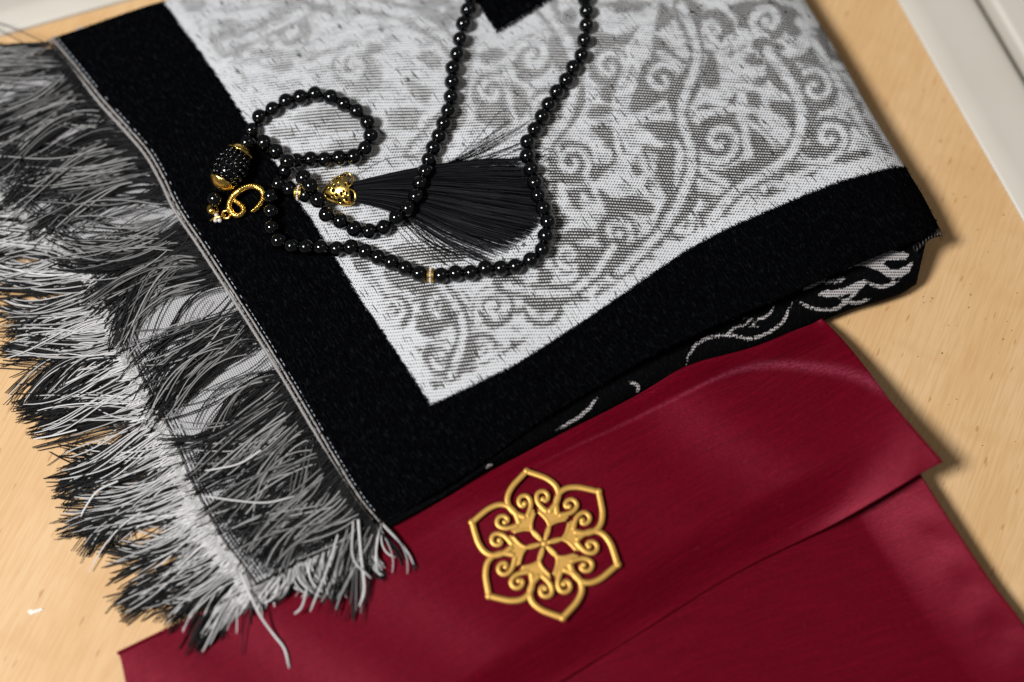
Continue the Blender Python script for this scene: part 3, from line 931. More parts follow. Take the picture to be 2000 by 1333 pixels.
def pouch_sheet(name, pxg, zg, th, label):
    W = P(pxg[..., 0], pxg[..., 1], zg)
    u, v = arclen(W)
    cl = np.stack([u, v, 0 * u], -1)
    A = {'k': 0 * u}
    if name == "flap":
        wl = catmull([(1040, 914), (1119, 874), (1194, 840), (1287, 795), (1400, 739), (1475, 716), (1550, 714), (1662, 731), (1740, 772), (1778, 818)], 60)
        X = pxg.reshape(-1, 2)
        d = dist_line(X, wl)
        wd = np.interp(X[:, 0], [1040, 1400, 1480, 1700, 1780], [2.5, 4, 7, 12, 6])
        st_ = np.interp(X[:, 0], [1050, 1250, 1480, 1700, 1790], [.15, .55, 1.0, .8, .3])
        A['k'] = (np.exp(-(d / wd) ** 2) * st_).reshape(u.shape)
    W, cl, A = add_rows(W, cl, A, [(-.1, -th * .4), (.1, -th), (.5, -th * 1.8)], True)
    W, cl, A = add_rows(W, cl, A, [(-.3, -th * .5), (-.3, -th * 1.4), (.6, -th * 2.5), (4, -th * 3.0)], False)
    W, cl, A = add_cols_right(W, cl, A, [(-.1, -th * .4, .4), (.1, -th, 1), (.5, -th * 1.8, 2)])
    o = mesh_obj(name, W.reshape(-1, 3), grid_faces(W.shape[0], W.shape[1]), M_SATIN, pouch, attrs={'cloth': cl.reshape(-1, 3), 'pale_crease': A['k'].ravel()})
    o["label"] = label
    nr_, nc_ = W.shape[0] - 1, W.shape[1] - 1
    fl = np.ones((nr_, nc_), bool); fl[:3, :] = False; fl[:, -3:] = False
    o.data.polygons.foreach_set("use_smooth", fl.ravel())
    return o
fp = coons(FL[::-1], FB, FR[::-1], FT, 300, 200)
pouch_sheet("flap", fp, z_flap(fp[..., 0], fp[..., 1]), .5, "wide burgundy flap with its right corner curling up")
BR = catmull([(1782, 900), (1800, 930), (1850, 1008), (1930, 1128), (2000, 1220), (2110, 1380), (2240, 1590)], 160)
BT = catmull([(980, 1290), (1250, 1150), (1500, 1020), (1700, 915), (1782, 900)], 200)
BB = catmull([(980, 2000), (1300, 1930), (1700, 1790), (2000, 1690), (2240, 1590)], 200)
BL = catmull([(980, 1290), (980, 1600), (980, 2000)], 160)
bp = coons(BL[::-1], BB, BR[::-1], BT, 220, 180)
def z_body(px, py):
    X = np.stack([np.ravel(px), np.ravel(py)], 1).astype(float)
    dr = dist_line(X, BR[::4])
    z = 2.2 + 6.5 * np.clip(1 - dr / 150.0, 0, 1) ** 1.3 * (1 + .8 * sstep(1400, 930, X[:, 1]))
    z = z + .35 * np.sin(X[:, 1] / 17 + X[:, 0] / 60) * np.exp(-((dr - 45) / 35) ** 2) + .2 * np.sin(X[:, 0] / 90)
    return z.reshape(np.shape(px))
pouch_sheet("body", bp, z_body(bp[..., 0], bp[..., 1]), .7, "lower body of the pouch with a shining right edge")

# ------------------------------------------------------------------ gold ornament
orn = empty("gold_ornament", "six-petalled gold filigree ornament lying on the burgundy flap", "ornament")
RU = 30.6 / 498.0
def petal_mesh():
    mb = MB()
    def path(pts, n, z):
        c = catmull(np.array(pts, float), n) * RU
        return np.column_stack([c, np.full(n, z)])
    for s in (1, -1):
        out = [(492, 0), (450, s * 66), (412, s * 118), (362, s * 158), (312, s * 170), (268, s * 158), (228, s * 128), (192, s * 78)]
        mb.add(tube(path(out, 40, .75), 1.24, 10))
        mb.add(tube(path([(196, s * 66), (232, s * 42), (266, s * 25), (300, s * 22), (328, s * 34), (338, s * 61), (327, s * 88), (301, s * 98), (277, s * 90), (270, s * 72), (282, s * 62)], 44, .70), np.linspace(1.1, .92, 44), 9))
        e = path([(285, s * 62), (286, s * 63)], 2, .7)
        mb.add(ball(e[0], 1.25, 10, 6))
        # leaf rim
        mb.add(tube(path([(20, s * 12), (60, s * 42), (102, s * 58), (150, s * 50), (212, s * 14)], 24, .75), .7, 8))
        # flat plate between leaf opening and petal edge, split on the sextant line
        pl = [(0, 0), (312, s * 180.1), (268, s * 164), (216, s * 130), (196, s * 92), (250, s * 44), (226, s * 12), (150, s * 44), (102, s * 52), (60, s * 36), (18, s * 8)]
        nn = len(pl)
        top = [(x * RU, y * RU, 1.05) for x, y in pl]; mb.add((top, [tuple(range(nn)) if s > 0 else tuple(range(nn))[::-1]])); bot = [(x * RU, y * RU, -.5) for x, y in pl]
        F = [(i, (i + 1) % nn, (i + 1) % nn + nn, i + nn) for i in range(nn)]
        mb.add((top + bot, F))
    mb.add(ball((494 * RU, 0, .8), 1.45, 12, 8))
    return mb
C0 = np.array([1063.0, 1062.0])
zc0 = float(z_flap(np.array([C0[0]]), np.array([C0[1]]))[0]) + .9
ctr = P(C0[0], C0[1], zc0)
ex = P(C0[0] + 100, C0[1], z_flap(np.array([C0[0] + 100]), np.array([C0[1]]))[0] + .9) - P(C0[0] - 100, C0[1], z_flap(np.array([C0[0] - 100]), np.array([C0[1]]))[0] + .9)
ey = P(C0[0], C0[1] - 100, z_flap(np.array([C0[0]]), np.array([C0[1] - 100]))[0] + .9) - P(C0[0], C0[1] + 100, z_flap(np.array([C0[0]]), np.array([C0[1] + 100]))[0] + .9)
nz = np.cross(ex, ey); nz /= np.linalg.norm(nz)
exn = np.array([1.0, 0, 0]) - nz * nz[0]; exn /= np.linalg.norm(exn)
eyn = np.cross(nz, exn)
M4 = Matrix(((exn[0], eyn[0], nz[0], ctr[0] * MM), (exn[1], eyn[1], nz[1], ctr[1] * MM), (exn[2], eyn[2], nz[2], (ctr[2] + .12) * MM), (0, 0, 0, 1)))
orn.matrix_world = M4 @ Matrix.Diagonal((.955, .955, .46, 1))
p0 = petal_mesh().build("petal", M_GOLD, orn)
for pg in p0.data.polygons:
    if len(pg.vertices) > 10: pg.use_smooth = False
for i in range(6):
    p = p0 if i == 0 else p0.copy()
    if i:
        C.objects.link(p); p.parent = orn
    p.rotation_euler = (0, 0, math.radians(103.3 - 60 * i))
MB().add(ball((0, 0, .4), 1.3, 12, 8, (1, 1, .6))).build("centre_boss", M_GOLD, orn)

# ------------------------------------------------------------------ fringe
KSEG = 13
def fringe(line, n, zroot, dirf, lenf, zend, spread, wht, side_start, layer, rbase, clump=26.0, sweep=.35, seed=1, tlo=.55, thi=1.0, conv=1.25, wav=.11, wl=(.80, 1.02)):
    r = np.random.default_rng(seed)
    tau = np.sort(r.random(n))
    L = len(line)
    root = np.stack([np.interp(tau * (L - 1), np.arange(L), line[:, k]) for k in (0, 1)], 1)
    total = np.linalg.norm(np.diff(line, axis=0), axis=1).sum()
    cid = np.floor(tau * total / clump + r.normal(0, .35, n)).astype(int)
    ncl = cid.max() + 3
    ca = r.normal(0, spread, ncl)[cid + 1]; cl_len = r.normal(1, .07, ncl)[cid + 1]; cb = r.normal(0, sweep, ncl)[cid + 1]
    ccen = (cid + .5) * clump / total
    ang = np.array([dirf(t) for t in tau]) + ca + r.normal(0, .04, n) + (r.random(n) < .06) * r.normal(0, .3, n)
    ln = np.array([lenf(t) for t in tau]) * cl_len * r.uniform(.72, 1.04, n)
    white = r.random(n) < wht
    ln = np.where(white, ln * r.uniform(wl[0], wl[1], n), ln)
    bend = cb + r.normal(0, .09, n) + (r.random(n) < .06) * r.normal(0, .6, n)
    s = np.linspace(0, 1, KSEG)[None]
    s0 = np.where(white, side_start * r.uniform(0, 1, n), 0.0)[:, None]
    ss = s0 + (1 - s0) * s
    a = ang[:, None] + bend[:, None] * (ss - .3) + wav * np.sin(ss * (r.uniform(2.0, 5.0, ncl)[cid + 1] + r.normal(0, .3, n))[:, None] + (r.uniform(0, 6.28, ncl)[cid + 1] + r.normal(0, .35, n))[:, None])
    step = ln[:, None] / (KSEG - 1) * (1 - s0)
    dx = np.cos(a) * step; dy = np.sin(a) * step
    st_ = root + np.stack([np.cos(ang), np.sin(ang)], 1) * (ln[:, None] * s0)
    px = st_[:, :1] + np.cumsum(dx, 1) - dx[:, :1]
    py = st_[:, 1:] + np.cumsum(dy, 1) - dy[:, :1]
    # draw threads of one clump together towards the tips
    mid = (ccen - tau)[:, None] * total * .55 * ss
    tx = np.gradient(line, axis=0); tx /= np.linalg.norm(tx, axis=1)[:, None]
    tt = np.stack([np.interp(tau * (L - 1), np.arange(L), tx[:, k]) for k in (0, 1)], 1)
    px = px + tt[:, :1] * mid * conv; py = py + tt[:, 1:] * mid * conv
    ze = zend(px, py)
    lay = (np.where(white, r.uniform(.45, 1, n), r.uniform(0, .75, n)) * layer)[:, None]
    z = zroot + (ze - zroot) * np.clip(ss * 1.15, 0, 1) ** .9 + lay * (.25 + .75 * np.sin(np.clip(ss, 0, 1) * math.pi * .85)) - np.where(white, .0, .0)[:, None]
    z = np.maximum(z, ze + .2 + lay * .4)
    z[:, 0] = np.where(white & (side_start > 0), z[:, 0] - .8, z[:, 0])
    global pb_px, pb_py
    pb_px, pb_py = px, py
    pts = P(px, py, z)
    rad = rbase * r.uniform(.75, 1.25, n)[:, None] * np.interp(s, [0, .1, .9, 1], [.9, 1, 1, .7])
    tone = np.where(white, r.uniform(tlo, thi, n), r.uniform(0, .03, n))[:, None] + np.zeros((1, KSEG))
    return pts, rad, tone

deg = math.radians
def dir1(t): return deg(np.interp(t, [0, .2, .45, .7, .9, .97, 1], [171, 169, 161, 150, 139, 124, 98]))
def len1(t): return np.interp(t, [0, .3, .6, .9, 1], [290, 285, 262, 262, 190])
def z_under(px, py):
    base = 8.2 + 0 * px
    # beyond the lower selvage the table (or the pouch) carries the threads
    d = signed2(px, py)
    red = sd_poly(np.stack([px.ravel(), py.ravel()], 1), FLAPPOLY, 30).reshape(px.shape)
    low = np.where(red > 0, z_flap(px, py) + .5, 2.5)
    return np.where(d > 0, np.maximum(base - np.clip(d, 0, 60) * .05, low), base)
FLAPPOLY = np.vstack([FT[::8], FR[::8], FB[::-8], FL[::-8]])
C2 = CORD2[::8]
N2 = line_normals(C2)
def signed2(px, py):
    X = np.stack([px.ravel(), py.ravel()], 1)
    d2 = ((X[:, None] - C2[None]) ** 2).sum(2)
    i = d2.argmin(1)
    return (((X - C2[i]) * N2[i]).sum(1)).reshape(px.shape)
sg = signed2(np.array([50.0]), np.array([800.0]))[0]
if sg < 0:
    N2 = -N2
def z_table(px, py):
    red = sd_poly(np.stack([px.ravel(), py.ravel()], 1), FLAPPOLY, 30).reshape(px.shape)
    return np.where(red > -2, z_flap(px, py) + .5, .5)
if ((np.array([50.0, 500.0]) - CORD1[100]) * n1[100]).sum() < 0:
    n1s = -n1
else:
    n1s = n1
def dir2(t): return deg(np.interp(t, [0, .3, .55, .75, .9, .97, 1], [176, 172, 164, 156, 149, 142, 136]))
def len2(t): return np.interp(t, [0, .4, .7, .88, .96, 1], [250, 245, 250, 245, 190, 150])

zr1 = 11.6
pa, ra, ta = fringe(CORD2, 3000, 6.6, dir2, len2, z_table, .12, .33, .0, 3.2, .27, 22, .30, seed=5, tlo=.5, thi=1.0, wl=(.6, 1.0), wav=.24)
pa2, ra2, ta2 = fringe(CORD2, 1250, 7.4, dir2, lambda t: len2(t) * np.interp(t, [0, .4, .6, 1], [.26, .28, .42, .42]), z_table, .08, 1.0, .0, 3.6, .27, 26, .2, seed=6, tlo=.8, thi=1.0)  # extra short white threads imitate the bright sheen band at the roots
pa = np.concatenate([pa, pa2]); ra = np.concatenate([ra, ra2]); ta = np.concatenate([ta, ta2])
V, F, cc = strands(pa, ra, ta)
o = mesh_obj("fringe", V, F, M_FRINGE, rug, attrs={'tone': cc}); o["kind"] = "stuff"; o["label"] = "outer black and white fringe on the table"
pb, rb, tb_ = fringe(CORD1 + n1s * 6, 2300, zr1, dir1, len1, z_under, .20, .24, .34, 2.6, .29, 26, .5, seed=9, tlo=.10, thi=.52, wav=.30)
xy = np.stack([pb_px, pb_py], -1)
bad = np.zeros(len(pb), bool)
for ex_, ey_, ea, eb_ in ((312, 655, 46, 50), (446, 742, 60, 26), (372, 822, 34, 26), (205, 432, 60, 18), (150, 250, 40, 12)):
    bad |= ((((xy[..., 0] - ex_) / ea) ** 2 + ((xy[..., 1] - ey_ + .5 * (xy[..., 0] - ex_)) / eb_) ** 2) < 1).any(1)
bad &= np.random.default_rng(2).random(len(pb)) < .90
pb, rb, tb_ = pb[~bad], rb[~bad], tb_[~bad]
V, F, cc = strands(pb, rb, tb_)
o = mesh_obj("fringe", V, F, M_FRINGE, rug, attrs={'tone': cc}); o["kind"] = "stuff"; o["label"] = "upper dark fringe falling from the corded edge"
ENDL = catmull([(742, 1012), (690, 1030), (630, 1062), (570, 1102), (508, 1140)], 120)
pc, rc, tc = fringe(ENDL, 520, 8.5, lambda t: deg(np.interp(t, [0, .3, .7, 1], [78, 100, 122, 138])), lambda t: np.interp(t, [0, .3, .7, 1], [130, 125, 90, 110]), z_table, .25, .42, .2, 3.0, .36, 30, .7, seed=14, tlo=.25, thi=.85, wav=.4)
V, F, cc = strands(pc, rc, tc)
o = mesh_obj("fringe", V, F, M_FRINGE, rug, attrs={'tone': cc}); o["kind"] = "stuff"; o["label"] = "loose corner threads trailing over the burgundy satin"
# cord fuzz
nf = 2600
tau = rng.random(nf)
rt = np.stack([np.interp(tau * 219, np.arange(220), (CORD1 + n1 * 5)[:, k]) for k in (0, 1)], 1)
zz0 = np.interp(tau * 219, np.arange(220), z_edge1(CORD1)) + .7
an = rng.uniform(0, 6.28, nf); lf = rng.uniform(2, 6, nf)
q = np.linspace(0, 1, 4)[None]
fx = rt[:, :1] + np.cos(an)[:, None] * lf[:, None] * q; fy = rt[:, 1:] + np.sin(an)[:, None] * lf[:, None] * q
fz = zz0[:, None] + .5 * q * rng.random(nf)[:, None]
V, F, cc = strands(P(fx, fy, fz), np.full((nf, 4), .07) * np.array([1, 1, .8, .3])[None], np.full((nf, 4), .55))
o = mesh_obj("cord_fuzz", V, F, M_FRINGE, rug, attrs={'tone': cc}); o["kind"] = "stuff"

nf = 3600
tau = rng.random(nf)
rt = np.stack([np.interp(tau * 219, np.arange(220), CORD2[:, k]) for k in (0, 1)], 1)
an = np.array([dir2(t) for t in tau]) + rng.normal(0, .5, nf); lf = rng.uniform(6, 26, nf)
fx = rt[:, :1] + np.cos(an)[:, None] * lf[:, None] * q + rng.uniform(-3, 5, nf)[:, None]; fy = rt[:, 1:] + np.sin(an)[:, None] * lf[:, None] * q
fz = 7.3 + .9 * np.sin(q * 2.2) * rng.uniform(.4, 1.2, nf)[:, None]
V, F, cc = strands(P(fx, fy, fz), np.full((nf, 4), .14) * np.array([1, 1, .8, .3])[None], np.repeat(rng.uniform(.5, 1, nf)[:, None], 4, 1))
o = mesh_obj("cord_fuzz", V, F, M_FRINGE, rug, attrs={'tone': cc}); o["kind"] = "stuff"

# single loose threads that catch the eye
def loose(pts, r, tone, name="loose_thread"):
    c = catmull(np.array([p[:2] for p in pts], float), 26)
    z = np.interp(np.linspace(0, 1, 26), np.linspace(0, 1, len(pts)), [p[2] for p in pts])
    V, F, cc = strands(P(c[:, 0], c[:, 1], z)[None], np.full((1, 26), r) * np.interp(np.linspace(0, 1, 26), [0, .9, 1], [1, 1, .5])[None], np.full((1, 26), tone))
    return mesh_obj(name, V, F, M_FRINGE, rug, attrs={'tone': cc})
zf = lambda x, y, d=.6: float(z_flap(np.array([x]), np.array([y]))[0]) + d
loose([(470, 1120, 11), (490, 1165, 11), (510, 1205, 11.0), (535, 1240, zf(535, 1240, 2)), (556, 1268, zf(556, 1268, 1)), (565, 1305, zf(565, 1305, .8))], .55, .85)["label"] = "single pale thread curling over the burgundy satin"
loose([(600, 1150, 12), (590, 1185, 11), (575, 1200, 10)], .5, .7)
loose([(660, 1045, 13), (640, 1110, 12), (620, 1160, 11), (606, 1195, 10)], .45, .75)
loose([(700, 1015, 14), (705, 1080, 13), (712, 1150, 11), (702, 1185, 10)], .6, .8)
loose([(690, 1020, 14), (690, 1090, 13), (725, 1130, 11.5)], .45, .7)
loose([(230, 940, 8), (190, 960, 7), (165, 995, 4), (158, 1010, 3)], .4, 1.0)
loose([(150, 840, 6), (110, 850, 4), (65, 858, 2)], .35, 1.0)
loose([(510, 880, 14), (470, 905, 13), (430, 915, 12), (400, 920, 11)], .4, .9)
loose([(405, 970, 12), (460, 978, 13), (520, 982, 13), (575, 970, 13)], .4, .85)

# ------------------------------------------------------------------ prayer beads
beads = empty("prayer_beads", "string of glossy black prayer beads with gold fittings and tassel on the rug", "prayer beads")
RB = 3.3
def z1(lst, x0, y0, s): return [(x0 + a / s, y0 + b / s) + tuple(r) for a, b, *r in lst]
loop = z1([(380,360),(420,290),(488,250),(557,207),(632,188),(708,170),(790,187),(858,222),(925,260),(982,318),(1000,388),(970,455),(910,497),(833,503),(758,512),(685,510),(612,518)], 350, 120, 2.666)
tail1 = z1([(553,570),(517,638),(478,703),(480,782),(482,866),(517,935),(587,963),(660,968),(737,970),(820,977),(895,970),(970,992),(1037,1022),(1105,1047),(1177,1078),(1250,1106)], 350, 120, 2.666)
side = z1([(355,425,0),(443,425,.8),(505,470,1.2),(566,522,4.5)], 350, 120, 2.666)
mid = z1([(648,608,3.0),(685,650,5.2),(725,722,3.5),(767,798,1.5),(840,832,.4),(912,872),(990,884),(1066,866),(1132,815),(1191,768),(1237,703)], 350, 120, 2.666)
lstr = z1([(180,745),(195,695),(215,643),(240,592),(260,537),(280,482),(292,422),(297,357),(300,297),(318,237),(330,172),(345,105),(365,45),(378,-12)], 750, 0, 2.222)
lmid = z1([(138,855),(157,797)], 750, 0, 2.222)
rstr = z1([(866,-62),(872,-4),(880,50),(880,112),(870,177),(858,242),(822,295),(792,350),(750,400),(715,455),(687,508),(655,563),(623,617),(622,678),(640,737),(655,795),(670,850),(693,905),(712,963),(702,1025),(688,1085),(637,1130),(570,1157),(507,1165),(440,1167),(375,1185),(310,1188),(247,1197)], 750, 0, 2.222)
rlow = []
inner = z1([(575,667,.3),(660,697,.3)], 350, 120, 2.666)
tip = [(420, 389, 0.0)]
def placed(lst, extra=0.0):
    out = []
    for p in lst:
        x, y = p[0], p[1]; dz = (p[2] if len(p) > 2 else 0.0) + extra
        z = float(z_rug(np.array([x]), np.array([y]))[0]) + RB + dz
        sdb_ = -sd_poly(np.array([[x, y]]), field, 60.0)[0]
        z += 1.0 * float(sstep(-3, 5, sdb_))
        out.append(P(x, y, z))
    return out
# the strands that cross the tassel ride on top of it
def over_tassel(lst, h):
    return [(p[0], p[1], (p[2] if len(p) > 2 else 0) + h(p[0], p[1])) for p in lst]
hz = lambda x, y: 1.5 * math.exp(-((y - 415) / 75.0) ** 2) * (1 if x > 760 else 0)
groups = [placed(loop), placed(tail1), placed(side), placed(over_tassel(mid, hz)), placed(over_tassel(lmid[::-1], hz)), placed(over_tassel(lstr, hz)), placed(over_tassel(rstr, hz)), placed(inner), placed(tip)]
bm0 = ball((0, 0, 0), RB, 24, 16)
b0 = None
for g in groups:
    for c in g:
        if b0 is None:
            b0 = MB().add(bm0).build("bead", M_BEAD, beads); b = b0
        else:
            b = b0.copy(); C.objects.link(b); b.parent = beads
        k = random.uniform(.97, 1.035)
        b.location = Vector(c) * MM
        b.scale = (k, k, k * random.uniform(.98, 1.02))
        b.rotation_euler = (random.random(), random.random(), random.random())
def cordline(pts):
    MB().add(tube(catmull(np.array(pts), len(pts) * 6), .35, 6)).build("cord", M_SILKC, beads)
cordline(groups[0] + groups[1]); cordline(groups[2] + groups[3] + groups[4] + groups[5]); cordline(groups[6])

def ring_part(px, py, dz, angdeg, w=2.5, r=2.95):
    z = float(z_rug(np.array([px]), np.array([py]))[0]) + RB + dz
    c = P(px, py, z)
    a = math.radians(angdeg)
    ax = np.array([math.cos(a), math.sin(a), 0]); bx = np.array([-math.sin(a), math.cos(a), 0]); up = np.array([0, 0, 1.0])
    prof = [(-w / 2, r * .55), (-w / 2, r), (-w * .28, r), (-w * .26, r * .9), (w * .26, r * .9), (w * .28, r), (w / 2, r), (w / 2, r * .55)]
    n = 32; V = []; F = []
    for i in range(n):
        t = 2 * math.pi * i / n
        for (o_, rr) in prof:
            V.append(c + ax * o_ + rr * (math.cos(t) * bx + math.sin(t) * up))
    m = len(prof)
    for i in range(n):
        for k in range(m):
            F.append((i * m + k, i * m + (k + 1) % m, ((i + 1) % n) * m + (k + 1) % m, ((i + 1) % n) * m + k))
    o = mesh_obj("divider_ring", V, F, M_GILT, beads, smooth=False)
    for i in range(14):
        t = 2 * math.pi * i / 14 + .2
        cc = c + r * .95 * (math.cos(t) * bx + math.sin(t) * up)
        mb = MB().add(ball(cc, .52, 6, 4))
        mb.build("crystal", M_CRYST, o, smooth=False)
    return o
ring_part(841, 538, 0, -2)["label"] = "gold ring set with crystals between the lower beads"
ring_part(583, 377, .5, -8)["label"] = "gold ring set with crystals beside the crossing strands"

# ---- tassel
nT = 1700
r = np.random.default_rng(21)
fan = np.clip(r.normal(.42, .27, nT), 0, 1)
ctrl_top = np.array([(668, 362), (740, 346), (850, 326), (960, 314), (1032, 312)], float)
ctrl_bot = np.array([(672, 392), (730, 402), (800, 428), (880, 476), (960, 512)], float)
ct, cb_ = catmull(ctrl_top, 14), catmull(ctrl_bot, 14)
px = ct[None, :, 0] * (1 - fan[:, None]) + cb_[None, :, 0] * fan[:, None]
py = ct[None, :, 1] * (1 - fan[:, None]) + cb_[None, :, 1] * fan[:, None]
bul = np.sin(fan * math.pi)[:, None] * np.linspace(0, 1, 14)[None] ** 1.6
px = px + bul * 62; py = py + bul * 12
s14 = np.linspace(0, 1, 14)[None]
px = px - (r.random(nT)[:, None] ** 2 * 46) * s14 + 1.5 * np.sin(s14 * r.uniform(3, 9, nT)[:, None] + r.uniform(0, 6, nT)[:, None]) * s14
py = py + 2.2 * np.sin(s14 * r.uniform(2, 7, nT)[:, None] + r.uniform(0, 6, nT)[:, None]) * s14
th = np.interp(np.linspace(0, 1, 14), [0, .2, .6, 1], [4.2, 3.6, 2.2, 1.3])[None]
z = z_rug(px, py) + .35 + th * r.random(nT)[:, None]
tone = np.clip(r.normal(.3, .4, nT), 0, 1)[:, None] + np.zeros((1, 14))
paths = P(px, py, z)
# strays
strs = []
def stray(pts):
    c = catmull(np.array(pts, float), 14)
    strs.append(P(c[:, 0], c[:, 1], z_rug(c[:, 0], c[:, 1]) + .5 + .4 * random.random()))
for i in range(26):
    q = random.random()
    a0 = (840 + 40 * q, 330 - 6 * q); e = (random.uniform(955, 1040), random.uniform(222, 312))
    m_ = ((a0[0] + e[0]) / 2 + random.uniform(-8, 14), (a0[1] + e[1]) / 2 + random.uniform(2, 16))
    stray([a0, m_, e])
stray([(870, 330), (930, 272), (982, 212), (1002, 234), (960, 262), (900, 300)])
for i in range(16):
    a0 = (760 + random.uniform(-10, 60), 410 + random.uniform(0, 20)); e = (random.uniform(870, 960), random.uniform(495, 530))
    stray([a0, ((a0[0] + e[0]) / 2 - 8, (a0[1] + e[1]) / 2 + random.uniform(2, 14)), e])
for i in range(18):
    y = random.uniform(285, 365)
    stray([(1000, y + 6), (1045, y + random.uniform(-6, 6)), (1060 + random.uniform(5, 35), y + random.uniform(-14, 14))])
stray([(690, 345), (705, 337), (730, 322), (762, 309), (810, 304)])
stray([(1016, 560), (1000, 540), (985, 520)])
sp = np.stack(strs)
paths = np.concatenate([paths, sp]); tone = np.concatenate([tone, np.zeros((len(sp), 14))])
rad = np.full((len(paths), 14), .105) * np.interp(s14, [0, .9, 1], [1, 1, .5])
V, F, cc = strands(paths, rad, tone)
o = mesh_obj("tassel", V, F, M_SILK, beads, attrs={'tone': cc}); o["kind"] = "stuff"; o["label"] = "black silk tassel fanned out under the beads"
# tassel head hidden in the cap
hd = np.array([P(640, 375, float(z_rug(np.array([640.]), np.array([375.]))[0]) + 2.6), P(660, 376, float(z_rug(np.array([660.]), np.array([376.]))[0]) + 2.8), P(690, 377, float(z_rug(np.array([690.]), np.array([377.]))[0]) + 2.4)])
MB().add(tube(catmull(hd, 12), np.interp(np.linspace(0, 1, 12), [0, .5, 1], [1.2, 3.0, 2.2]), 12)).build("tassel_head", M_SILKC, beads)

# ---- filigree cap (half cone open to the right, two loops)
zb = float(z_rug(np.array([660.]), np.array([375.]))[0])
tipw = P(628, 378, zb + 3.0); endw = P(681, 370, zb + 2.2)
ax = endw - tipw; Lc = np.linalg.norm(ax); ax /= Lc
sdv = np.cross(np.array([0, 0, 1.0]), ax); sdv /= np.linalg.norm(sdv); upv = np.cross(ax, sdv)
na, nl = 56, 44
V = []; keep = []
HOL = [(.30, .47, .045), (.5, .46, .045), (.52, .68, .06), (.52, .28, .06), (.7, .30, .055), (.7, .66, .055), (.86, .2, .06), (.9, .5, .05), (.9, .66, .045), (.36, .7, .05), (.36, .22, .05),(.42, .36, .075), (.42, .56, .075), (.58, .2, .08), (.66, .47, .05), (.6, .80, .09), (.82, .78, .085), (.74, .12, .08), (.80, .62, .05), (.80, .35, .05)]
for i in range(nl):
    l = i / (nl - 1)
    rr = 1.0 + 5.9 * math.sin(min(l * 1.05, 1) * math.pi / 2) ** .9
    for j in range(na):
        a = math.radians(-12 + 204 * j / (na - 1))
        w = tipw + ax * (l * Lc) + sdv * (math.cos(a) * rr) + upv * (math.sin(a) * rr * .82 - .4)
        V.append(w)
F = []
for i in range(nl - 1):
    for j in range(na - 1):
        l = (i + .5) / (nl - 1); g = (j + .5) / (na - 1)
        if any(((l - h[0]) ** 2 + ((g - h[1]) * 1.25) ** 2) < (h[2] * .8) ** 2 for h in HOL): continue
        k = i * na + j
        F.append((k, k + 1, k + na + 1, k + na))
cap = mesh_obj("tassel_cap", V, F, M_GILT, beads)
sm = cap.modifiers.new("thickness", 'SOLIDIFY'); sm.thickness = .00035
cap["label"] = "pierced gold tassel cap with two loops"
for (x, y, rx, ry) in ((677, 352, 12, 13.5), (683, 385, 11.5, 14)):
    t = np.linspace(0, 2 * math.pi, 37)[:-1]
    xs = x + np.cos(t) * rx; ys = y + np.sin(t) * ry
    hh = zb + 5.9 - .05 * np.abs(ys - 369) - .045 * (xs - 670)
    MB().add(tube(P(xs, ys, hh), .52, 8, closed=True)).build("cap_loop", M_GILT, cap)

# ---- large bead covered with seed beads, with two gold caps
zb = float(z_rug(np.array([455.]), np.array([330.]))[0]) + 1
e0 = P(430, 362, zb + 6.2); e1 = P(473, 294, zb + 6.6)
cen = (e0 + e1) / 2; axv = e1 - e0; Lh = np.linalg.norm(axv) / 2; axv /= 2 * Lh
s1 = np.cross(axv, np.array([0, 0, 1.0])); s1 /= np.linalg.norm(s1); s2 = np.cross(s1, axv)
MX = np.stack([s1, s2, axv], 1)
Rb = 6.1
body = MB().add(ball(cen, 1.0, 20, 14, (Rb * .93, Rb * .93, Lh * 1.02), MX)).build("large_bead", M_BEAD, beads)
body["label"] = "large bead studded with tiny black beads"
sb0 = None
rowsn = 7
for i in range(rowsn):
    ph = math.radians(-50 + 100 * i / (rowsn - 1))
    rr = Rb * math.cos(ph); hh = Lh * 1.05 * math.sin(ph)
    n = max(8, int(2 * math.pi * rr / 2.2))
    for j in range(n):
        a = 2 * math.pi * (j + .5 * (i % 2)) / n
        p = cen + s1 * (rr * math.cos(a)) + s2 * (rr * math.sin(a)) + axv * hh
        if sb0 is None:
            sb0 = MB().add(ball((0, 0, 0), .98, 10, 7)).build("seed_bead", M_BEAD, body); b = sb0
        else:
            b = sb0.copy(); C.objects.link(b); b.parent = body
        b.location = Vector(p) * MM
for sgn in (1, -1):
    V = []; n = 40; m = 12
    for i in range(m):
        ph = math.radians(41 + 45 * i / (m - 1))
        for j in range(n):
            a = 2 * math.pi * j / n
            sc_ = 1.05 + (.05 * math.cos(a * 10) if i < 2 else 0)
            V.append(cen + (s1 * math.cos(a) + s2 * math.sin(a)) * (Rb * 1.12 * math.cos(ph) * sc_) + axv * sgn * (Lh * 1.18 * math.sin(ph) + .25))
    F = [(i * n + j, i * n + (j + 1) % n, (i + 1) * n + (j + 1) % n, (i + 1) * n + j) for i in range(m - 1) for j in range(n)]
    F.append(tuple((m - 1) * n + j for j in range(n)))
    k = mesh_obj("end_cap", V, F, M_GILT, body)
    md = k.modifiers.new("thickness", 'SOLIDIFY'); md.thickness = .0003
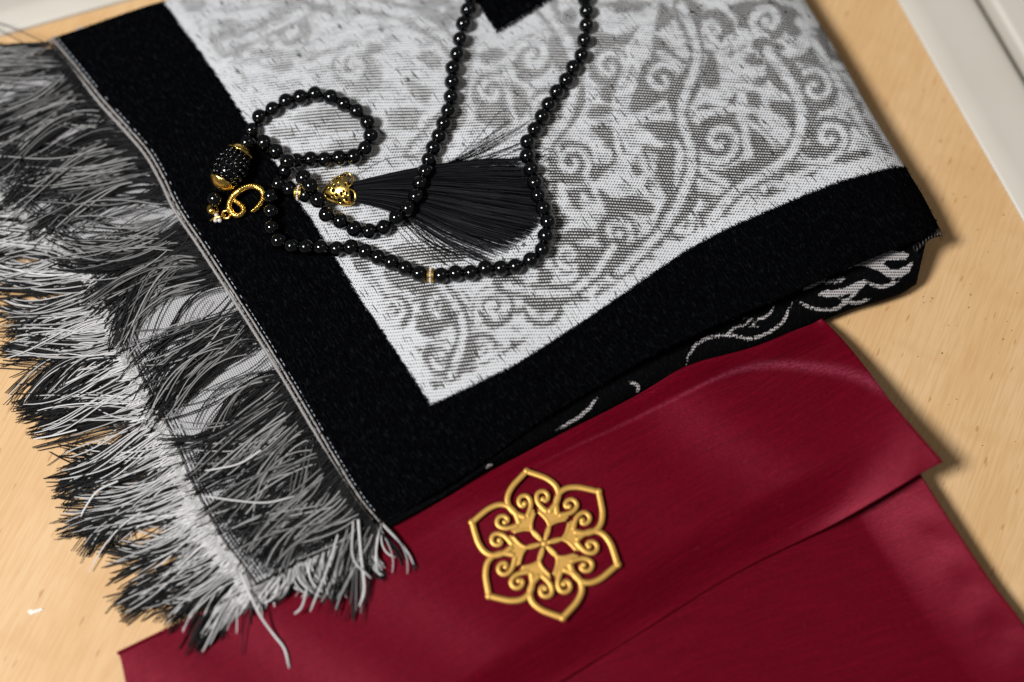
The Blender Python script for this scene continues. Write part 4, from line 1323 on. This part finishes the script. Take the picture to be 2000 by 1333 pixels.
# ---- hook clasp with beaded face
def hz_(x, y): return float(z_rug(np.array([float(x)]), np.array([float(y)]))[0]) + 1.0
hk = z1([(690,1030),(740,985),(790,930),(825,870),(830,800),(790,730),(700,695),(600,710),(510,760),(440,820),(395,900),(388,970),(420,1035),(480,1075),(545,1060),(575,1010),(550,950),(490,900),(432,868)], 390, 260, 6.665)
zs = np.interp(np.arange(19), [0, 4, 8, 11, 14, 18], [1.6, 2.6, 4.2, 2.4, 2.0, 2.6])
hp = np.array([P(x, y, hz_(x, y) + z_) for (x, y), z_ in zip(hk, zs)])
hc = catmull(hp, 120)
hook = MB().add(tube(hc, np.interp(np.linspace(0, 1, 120), [0, .05, .5, 1], [.8, 1.15, 1.4, 1.0]), 10)).build("hook_clasp", M_GILT, beads)
mb = MB()
for p in catmull(hp, 46): mb.add(ball(p + np.array([0, 0, .98]), .62, 8, 5))
mb.build("beaded_ridge", M_GILT, hook)
def torus(px, py, rpx, r, dz, tilt=0):
    t = np.linspace(0, 2 * math.pi, 29)[:-1]
    xs = px + np.cos(t) * rpx; ys = py + np.sin(t) * rpx
    return tube(P(xs, ys, hz_(px, py) + dz + tilt * np.cos(t)), r, 8, closed=True)
MB().add(torus(442, 419.5, 7.6, .62, 1.4, .4)).build("jump_ring", M_GILT, beads)
q = np.array([P(x, y, hz_(x, y) + d) for x, y, d in ((411, 432, 1.2), (418, 427, 2.2), (430, 424, 2.4), (441, 421, 1.8))])
MB().add(tube(catmull(q, 20), .5, 7)).build("wire_link", M_GILT, beads)
zt_ = hz_(413, 413)
MB().add(ball(P(413, 412.5, zt_ + 2.4), 1.5, 16, 10)).build("gold_ball", M_GILT, beads)
V = []
oR = MB().add(tube(np.array([P(409 + 9 * math.cos(t), 0, 0) * 0 + P(416 + 9.5 * math.cos(t), 409 + 8.5 * math.sin(t), zt_ + 1.5 + .6 * math.sin(t)) for t in np.linspace(0, 2 * math.pi, 25)[:-1]]), .6, 7, closed=True)).build("jump_ring", M_GILT, beads)
for x, y in ((415, 400), (423, 421), (429, 431), (421, 431)):
    MB().add(ball(P(x, y, hz_(x, y) + 1.9), .95, 7, 5)).build("crystal", M_CRYST, beads, smooth=False)

# ------------------------------------------------------------------ crumbs on the wood
mb = MB()
r = np.random.default_rng(4)
spots = [(1777, 574), (1803, 580), (1821, 583), (1818, 589), (1804, 591), (1852, 636), (1892, 601), (1895, 555), (1860, 484), (1930, 492), (1700, 1000), (1868, 780), (1840, 690), (1885, 385), (1900, 330), (1960, 420), (1862, 380), (1900, 215)]
for x, y in spots + [(r.uniform(1750, 1990), r.uniform(380, 900)) for _ in range(14)]:
    p = P(x, y, .22)
    mb.add(ball(p, r.uniform(.16, .36), 6, 4, (1, r.uniform(.6, 1), .6)))
o = mb.build("crumbs", M_CRUMB); o["kind"] = "stuff"; o["label"] = "tiny dark crumbs scattered on the wood"; o["category"] = "crumbs"
pts = [(53, 1195), (58, 1190), (66, 1192), (74, 1190), (82, 1188), (85, 1191), (77, 1195), (68, 1198), (60, 1202)]
w = [P(x, y, .25) for x, y in pts]; w2 = [P(x, y, .02) for x, y in pts]
n = len(pts)
o = mesh_obj("paint_chip", w + w2, [tuple(range(n))[::-1]] + [(i, (i + 1) % n, (i + 1) % n + n, i + n) for i in range(n)], M_CHIP, smooth=False)
o["label"] = "small white paint chip on the wood at lower left"; o["category"] = "chip"
